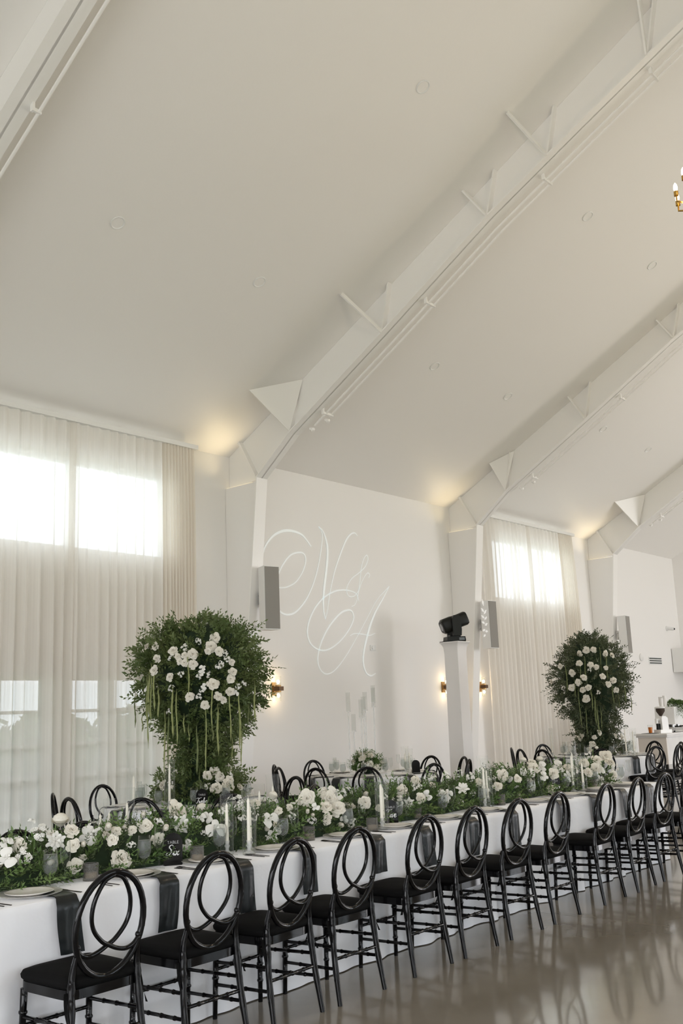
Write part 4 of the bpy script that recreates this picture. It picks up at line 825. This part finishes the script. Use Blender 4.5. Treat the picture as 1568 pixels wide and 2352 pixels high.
P2 = [(TZ+.004, .40), (1.1, .27), (1.38, .30), (1.5, .42), (1.65, .56), (1.95, .64), (2.2, .60), (2.42, .46), (2.55, .27), (2.64, .06)]
tower(7.05, 7.85, P1, T1_RAW, T1_STR, 'tall green flower tower with white roses and trailing amaranth by the near curtain', 'leaft', 2100, .047, 4, (.668, .744), (.744, -.668), 10.55, 'amar')
tower(15.15, 7.48, P2, T2_RAW, T2_STR, 'darker distant flower tower with white blooms before the far curtain', 'leaff', 1700, .043, 7, (.897, .443), (.443, -.897), 16.9, 'amard', 1.22)

# ---- low arrangement and acrylic candelabra on the middle round table
g = thing('low_bouquet', 'low white anemone and rose bouquet at the foot of the acrylic candelabra', 'flower arrangement', (10.78, 8.72, TZ+.003))
obj('moss_core', MB().ball((0, 0, .11), .15, 14, 8, .72), 'core', g, smooth=True, angle=None); LB = Leaves(5)
for i in range(260):
    a = rr.uniform(0, 2*PI); u = rr.uniform(.05, 1); q = math.sqrt(1-u*u); LB.sprig((.14*q*math.cos(a), .14*q*math.sin(a), .05+.16*u), (q*math.cos(a), q*math.sin(a), u+.15), rr.uniform(.06, .13), 9, .03, .45)
LB.build('foliage', 'leaf', g)
for i in range(30):
    a = rf.uniform(0, 2*PI); u = rf.uniform(0, 1); q = math.sqrt(1-u*u); d = Vector((q*math.cos(a), q*math.sin(a), u)); bloom(rf.choice('RRRBS'), d*.20+Vector((0, 0, .08)), d, rf.uniform(.04, .06), g)
cd = thing('candelabra', 'clear acrylic candelabra with thin rods and glass cups on the middle round table', 'candelabra', (10.83, 8.78, TZ+.001))
obj('base_plate', MB().lathe([(.001, 0), (.30, 0), (.30, .014), (.001, .014)], 32), 'acrylic', cd, smooth=True, angle=40)
for i, (x, y, z0_, z1_) in enumerate([(-.29, .03, 1.60, 1.86), (-.18, -.10, 1.51, 1.76), (-.08, .12, 1.33, 1.57), (-.01, -.04, 1.61, 1.86), (.10, .08, 1.56, 1.80), (.15, -.06, 1.71, 1.95), (.25, .02, 1.65, 1.92)]):
    rdn = obj('rod', MB().tube([(x, y, .014), (x, y, z0_-TZ)], .0085, 8), 'acrylic', cd, smooth=True, angle=40)
    obj('cup_disc', MB().lathe([(.001, 0), (.034, 0), (.034, .012), (.001, .012)], 18, (x, y, z0_-TZ)), 'acrylic', rdn, smooth=True, angle=40)
    obj('glass_cup', MB().lathe([(.030, .012), (.030, z1_-z0_), (.028, z1_-z0_), (.028, .012)], 18, (x, y, z0_-TZ)), 'cupglass', rdn, smooth=True, angle=40)

# ================================================================== WALL PIECES
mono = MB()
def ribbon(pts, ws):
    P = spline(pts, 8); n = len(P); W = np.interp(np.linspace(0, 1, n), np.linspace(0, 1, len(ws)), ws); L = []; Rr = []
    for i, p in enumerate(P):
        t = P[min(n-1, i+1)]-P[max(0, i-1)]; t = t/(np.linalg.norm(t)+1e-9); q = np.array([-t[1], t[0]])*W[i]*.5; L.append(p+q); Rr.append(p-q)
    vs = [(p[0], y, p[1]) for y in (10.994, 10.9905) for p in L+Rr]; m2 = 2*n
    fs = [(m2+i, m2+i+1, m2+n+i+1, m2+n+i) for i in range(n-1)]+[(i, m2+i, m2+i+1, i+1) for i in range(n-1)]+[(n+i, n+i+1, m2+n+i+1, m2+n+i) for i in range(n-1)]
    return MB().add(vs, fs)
mg = thing('wall_monogram', 'pale calligraphic monogram N & A projected on the white wall', 'monogram')  # projected light, drawn as pale glowing ribbons
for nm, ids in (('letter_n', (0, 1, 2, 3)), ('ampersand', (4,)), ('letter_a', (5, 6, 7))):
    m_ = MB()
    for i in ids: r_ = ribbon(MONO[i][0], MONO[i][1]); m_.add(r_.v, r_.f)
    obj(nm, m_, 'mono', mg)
def sconce(x, label):
    t = thing('wall_sconce', label, 'wall lamp', (x, 10.998, 2.0), 0, 'brass wall sconces')
    obj('back_plate', MB().box(-.045, .045, -.02, 0, -.10, .10), 'brass', t); obj('arm', MB().box(-.03, .03, -.11, -.02, -.035, .035), 'brass', t)
    obj('cup', MB().lathe([(.001, -.055), (.047, -.055), (.047, .055), (.001, .055)], 18, (0, -.10, 0)), 'brass', t, smooth=True, angle=40)
    obj('clamp', MB().box(-.05, .05, -.17, -.055, -.032, .032), 'brassd', t)
    for s in (1, -1):
        gs = obj('glass_shade', MB().lathe([(.045, s*.055), (.045, s*.19), (.0425, s*.19), (.0425, s*.055)], 18, (0, -.10, 0)), 'glass', t, smooth=True, angle=40)
        obj('bulb', MB().ball((0, -.10, s*.105), .026, 12, 8, 1.2), 'bulb', gs, smooth=True, angle=None)
        l = bpy.data.lights.new('sconce_light', 'POINT'); l.energy = 2.3; l.color = (1, .72, .40); l.shadow_soft_size = .03
        o = bpy.data.objects.new('sconce_light', l); COL.objects.link(o); o.parent = t; o.location = (0, -.10, s*.165)
sconce(9.68, 'lit brass wall sconce behind the green flower tower'); sconce(11.36, 'lit brass wall sconce below the speaker, beside the green flower tower')
sconce(16.0, 'lit brass wall sconce beside the white light pillar'); sconce(17.3, 'lit brass wall sconce between the second column and the far curtain')
def speaker(x, y, z0, z1, rz, label, leafy=False):
    t = thing('column_speaker', label, 'speaker', (x, y, z0), rz, 'slim white wall speakers'); h = z1-z0
    obj('cabinet', MB().prism([(-.13, -.10), (.13, -.10), (.10, .11), (-.10, .11)], 'z', 0, h), 'white', t)
    obj('grille', MB().box(-.122, .122, -.108, -.1005, .012, h-.012), 'grille', t)
    b = obj('mount', MB().box(-.02, .02, .11, .19, h*.38, h*.62), 'metal', t)
    for zz in (.42, .56): obj('clamp_bolt', MB().tube([(-.075, .165, h*zz), (.075, .165, h*zz)], .011, 8), 'metal', b); obj('mount_arm', MB().box(-.05, .05, .14, .19, h*zz-.02, h*zz+.02), 'metal', b)
    return t
speaker(10.56, 10.28, 2.83, 3.77, R(-14), 'slim white speaker with grey grille above the green flower tower')
s2 = speaker(16.66, 10.28, 2.70, 3.62, R(-4), 'slim white speaker with a leaf-shaped light patch, by the far curtain')
speaker(22.76, 10.28, 2.72, 3.62, R(4), 'slim white speaker beyond the darker flower tower')
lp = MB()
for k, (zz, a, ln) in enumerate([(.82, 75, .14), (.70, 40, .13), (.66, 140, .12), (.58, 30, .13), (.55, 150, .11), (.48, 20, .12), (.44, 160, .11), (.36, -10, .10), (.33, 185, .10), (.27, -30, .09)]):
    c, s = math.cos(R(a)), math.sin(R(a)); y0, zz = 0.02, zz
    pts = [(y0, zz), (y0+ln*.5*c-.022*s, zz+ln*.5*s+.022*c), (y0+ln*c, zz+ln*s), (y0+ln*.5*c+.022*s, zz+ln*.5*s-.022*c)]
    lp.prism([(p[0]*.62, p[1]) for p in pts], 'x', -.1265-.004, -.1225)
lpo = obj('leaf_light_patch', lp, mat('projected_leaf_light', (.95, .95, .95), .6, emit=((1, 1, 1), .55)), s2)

t = thing('wall_control', 'small white wall control plate beside the monogram', 'control panel', (13.9, 10.998, 2.70))
obj('plate', MB().box(-.075, .075, -.015, 0, -.045, .045), 'white', t); obj('dial', MB().lathe([(.001, 0), (.03, 0), (.03, .014), (.001, .016)], 18), 'white', t, smooth=True, angle=40, loc=(-.02, -.015, 0), rot=(R(90), 0, 0))
t = thing('air_vent', 'white wall vent with three dark slots near the far corner', 'vent', (26.1, 10.998, 2.64))
obj('frame', MB().box(-.42, .42, -.012, 0, -.10, .10), 'white', t)
for k in range(3): obj('slot', MB().box(-.39, .39, -.018, -.012, -.075+k*.06, -.045+k*.06), 'vent', t)
tag(obj('wall_sensor', MB().lathe([(.001, 0), (.10, 0), (.10, .03), (.07, .05), (.001, .055)], 20), 'paper', smooth=True, angle=40, loc=(25.2, 10.998, 2.72), rot=(R(90), 0, 0)), 'round beige sensor beside the wall vent', 'sensor')
t = thing('security_camera', 'small white security camera high on the far wall', 'camera', (27.1, 10.998, 3.55))
obj('mount', MB().lathe([(.001, 0), (.07, 0), (.07, .03), (.001, .04)], 16), 'white', t, smooth=True, angle=40, rot=(R(90), 0, 0)); hd = obj('head', MB().tube([(0, -.02, 0), (.02, -.20, -.03)], .05, 12), 'white', t, smooth=True, angle=40)
obj('camera_lens', MB().ball((.022, -.205, -.032), .028, 10, 6), 'lens', hd, smooth=True, angle=None)

# ---- light pillar with moving-head projector
px, py = 14.93, 9.95
t = thing('light_pillar', 'tall white fabric-covered pillar carrying the moving-head light', 'pillar', (px, py, 0))
def pf(u, v):
    zz = [0, .02, .4, 1.6, 2.55, 2.66, 2.715, 2.74][int(round(v*7))]; hw = [.20, .19, .150, .142, .140, .150, .175, .20][int(round(v*7))]
    k = u*4; i = int(k) % 4; f = k-int(k); cs = [(-1, -1), (1, -1), (1, 1), (-1, 1)]; a, b = cs[i], cs[(i+1) % 4]; bow = 1-.10*math.sin(PI*f)*(1 if .02 < v < .98 else 0)*(.35 if v < .8 else .8)
    x, y = a[0]+(b[0]-a[0])*f, a[1]+(b[1]-a[1])*f; return (x*hw*bow, y*hw*bow, zz)
obj('fabric_sleeve', MB().grid(pf, 32, 7, True), 'lycra', t, smooth=True, angle=50); obj('top_plate', MB().box(-.195, .195, -.195, .195, 2.735, 2.752), 'lycra', t)
t = thing('moving_head_light', 'black moving-head stage light on top of the white pillar', 'stage light', (px, py, 2.753), R(-38))
bs = obj('base', MB().prism([(-.17, 0), (.17, 0), (.175, .03), (.165, .09), (-.165, .09), (-.175, .03)], 'y', -.12, .12), 'blackp', t)
obj('display', MB().box(.05, .15, -.124, -.120, .025, .07), 'screen', bs); obj('power_cable', MB().tube([(-.17, .05, .02), (-.22, .06, .008), (-.27, .02, .004)], .006, 6), 'blackp', bs)
yk = obj('yoke', MB().box(-.10, .10, -.06, .06, .09, .12).prism([(-.075, .10), (.075, .10), (.085, .20), (.075, .43), (.03, .47), (-.05, .46), (-.085, .40)], 'y', -.19, -.135).prism([(-.075, .10), (.075, .10), (.085, .20), (.075, .43), (.03, .47), (-.05, .46), (-.085, .40)], 'y', .135, .19), 'blackp', t)
T = Matrix.Translation((0, 0, .34)) @ Matrix.Rotation(R(-20), 4, 'Y')
hd = MB(); pr_ = [(-.24, .10), (-.20, .135), (-.05, .135), (.05, .12), (.22, .125), (.25, .11)]
def hf(u, v):
    i = int(round(v*5)); x, r = pr_[i]; c, s = math.cos(2*PI*u), math.sin(2*PI*u); e = .55
    return T @ Vector((x, r*math.copysign(abs(c)**e, c), r*math.copysign(abs(s)**e, s)))
hd.grid(hf, 28, 5, True); n0 = 28; hd.f.append(tuple(range(n0))); hd.f.append(tuple(5*28+i for i in reversed(range(28))))
h_ = obj('lamp_head', hd, 'blackp', t, smooth=True, angle=45)
obj('lens', MB().add([T @ Vector((-.243, .07*math.cos(2*PI*k/20), .07*math.sin(2*PI*k/20))) for k in range(20)], [tuple(range(20))]), 'lens', h_)

# ---- chandelier under the ridge
chx, chy, chz = 8.0, 2.46, 5.72
t = thing('chandelier', 'brass candle-bulb chandelier hanging at the picture edge', 'chandelier', (chx, chy, chz))
obj('stem_rod', MB().tube([(0, 0, -.15), (0, 0, zc(RIDGE)-chz-.03)], .012, 8), 'gold', t); obj('canopy', MB().lathe([(.001, zc(RIDGE)-chz-.02), (.08, zc(RIDGE)-chz-.03), (.07, zc(RIDGE)-chz-.07), (.001, zc(RIDGE)-chz-.08)], 16), 'gold', t)
obj('hub', MB().lathe([(.001, -.22), (.05, -.2), (.07, -.1), (.04, .1), (.06, .3), (.001, .34)], 16), 'gold', t, smooth=True, angle=None)
for tier, (zz, rad, n) in enumerate([(-.12, .24, 8), (.02, .30, 10), (.16, .22, 8)]):
    for k in range(n):
        a = 2*PI*k/n+tier*.3; c, s = math.cos(a), math.sin(a)
        am = obj('arm', MB().tube([(.04*c, .04*s, zz), (rad*.7*c, rad*.7*s, zz-.05), (rad*c, rad*s, zz-.02), (rad*c, rad*s, zz+.06)], .009, 6).lathe([(.001, .03), (.02, .03), (.02, .07), (.001, .07)], 8, (rad*c, rad*s, zz)), 'gold', t, smooth=True, angle=50)
        obj('bulb', MB().lathe([(.001, .07), (.015, .078), (.019, .10), (.014, .13), (.001, .15)], 8, (rad*c, rad*s, zz)), 'cbulb', am, smooth=True, angle=None)
l = bpy.data.lights.new('chandelier_light', 'POINT'); l.energy = 180; l.color = (1, .78, .54); l.shadow_soft_size = .3
o = bpy.data.objects.new('chandelier_light', l); COL.objects.link(o); o.parent = t; o.location = (0, 0, -.35)

for x_, lb in ((14.0, 'unseen brass chandelier added above the middle bay for warm light'), (20.0, 'unseen brass chandelier added above the far bay for warm light')):
    r_ = dup(t, (x_, chy, chz), 0, lb)  # lit copies out of view, added to warm the ceiling
t['group'] = 'brass chandeliers under the ridge'

# ---- coffee cart and what stands on it
cx0, cx1, cy0, cy1, ctz = 20.0, 22.2, 8.36, 8.96, .93
t = thing('coffee_cart', 'pale panelled coffee cart with white front near the far wall', 'cart', (0, 0, 0))
obj('end_panel', MB().box(cx0, cx0+.03, cy0, cy1, .32, ctz-.035), 'cart', t); obj('end_panel', MB().box(cx1-.03, cx1, cy0, cy1, .32, ctz-.035), 'cart', t)
obj('front_panel', MB().box(cx0+.03, cx1-.03, cy0, cy0+.025, .32, ctz-.035), 'marble', t); obj('back_panel', MB().box(cx0+.03, cx1-.03, cy1-.025, cy1, .32, ctz-.035), 'cart', t)
obj('cornice', MB().box(cx0-.03, cx1+.03, cy0-.03, cy1+.03, ctz-.075, ctz-.036), 'marble', t); obj('counter_top', MB().box(cx0-.07, cx1+.05, cy0-.05, cy1+.05, ctz-.035, ctz), 'marble', t); obj('bottom_shelf', MB().box(cx0+.03, cx1-.03, cy0+.025, cy1-.025, .32, .345), 'cart', t)
for x in (cx0+.06, cx1-.06):
    for y in (cy0+.06, cy1-.06): lg = obj('leg', MB().box(x-.025, x+.025, y-.025, y+.025, .10, .32), 'blackp', t); obj('wheel', MB().tube([(x-.02, y, .05), (x+.02, y, .05)], .05, 14), 'blackp', lg)
z = ctz+.001
t = thing('drink_cup', 'clear plastic cup of orange iced tea on the coffee cart', 'cup', (20.10, 8.72, z+.006))
obj('cup_wall', MB().lathe([(.001, 0), (.036, 0), (.052, .17), (.050, .17), (.034, .004), (.001, .004)], 18), 'glass', t, smooth=True, angle=40); obj('tea', MB().lathe([(.001, .005), (.034, .005), (.044, .12), (.001, .12)], 18), 'orange', t, smooth=True, angle=40)
tag(obj('bar_mat', MB().box(19.96, 20.28, 8.58, 8.86, 0, .005), 'vent', loc=(0, 0, z)), 'thin dark bar mat under the orange drink', 'mat')
t = thing('coffee_grinder', 'white coffee grinder with bean hopper on the coffee cart', 'coffee grinder', (20.32, 8.56, z), R(-25))
obj('base', MB().box(-.13, .17, -.10, .10, 0, .07), 'white', t); obj('body', MB().prism([(-.06, .07), (.11, .07), (.10, .30), (.05, .34), (-.04, .34), (-.06, .30)], 'y', -.085, .085), 'white', t)
obj('spout', MB().tube([(-.05, 0, .28), (-.13, 0, .27), (-.13, 0, .20)], .035, 10), 'white', t, smooth=True, angle=60); obj('fork_rest', MB().box(-.12, -.06, -.03, .03, .07, .19), 'blackp', t)
obj('hopper', MB().lathe([(.02, .34), (.035, .36), (.088, .44), (.09, .50), (.001, .50)], 18), 'bean', t, smooth=True, angle=40); obj('hopper_lid', MB().lathe([(.094, .50), (.096, .53), (.05, .535), (.001, .54)], 18), 'white', t, smooth=True, angle=40)
t = thing('espresso_machine', 'boxy white espresso machine on the coffee cart', 'espresso machine', (20.95, 8.64, z))
obj('body', MB().prism([(-.28, .16), (.30, .16), (.34, .52), (-.26, .52)], 'y', -.22, .20), 'white', t); obj('drip_base', MB().box(-.27, .30, -.22, .20, .03, .10), 'metal', t); obj('back_column', MB().box(-.25, .28, .05, .20, .10, .16), 'blackp', t)
for x in (-.14, .12): gh = obj('group_head', MB().tube([(x, -.12, .16), (x, -.12, .10)], .035, 12), 'metal', t, smooth=True, angle=40); obj('portafilter', MB().tube([(x, -.12, .12), (x, -.30, .11)], .012, 8), 'blackp', gh)
obj('steam_lever', MB().box(.30, .38, -.2, -.16, .22, .26), 'blackp', t)
for x in (-.24, .27):
    for y in (-.18, .16): obj('foot', MB().tube([(x, y, 0), (x, y, .03)], .02, 8), 'blackp', t)
cup = MB().lathe([(.001, 0), (.030, 0), (.042, .10), (.040, .10), (.028, .003), (.001, .003)], 14).mesh('paper_cup', True, 40)
for k, (x, y, n) in enumerate([(20.74, 8.70, 5), (20.84, 8.66, 7), (20.86, 8.76, 6), (20.95, 8.70, 6)]):
    for j in range(n): tag(link('paper_cup', cup, M['paper'], None, (x, y, z+.522+j*.022)), 'white paper cup in the %s stack on the espresso machine, %s from the bottom' % (ORD[k], ORD[j]), 'cup', 'paper cups stacked on the espresso machine')
t = thing('trailing_plant', 'trailing green plant hanging over the espresso machine', 'plant', (21.12, 8.55, z+.522))
obj('pot', MB().lathe([(.001, 0), (.05, 0), (.065, .09), (.06, .09), (.001, .08)], 14), 'white', t, smooth=True, angle=40); LP = Leaves(12)
for i in range(90):
    a = rr.uniform(0, 2*PI); LP.sprig((.04*math.cos(a), .04*math.sin(a), .09), (math.cos(a)-.2, math.sin(a)-.6, .4), rr.uniform(.18, .42), 12, .05, .4, rr.uniform(.6, 1.5))
LP.build('foliage', 'leaf', t)
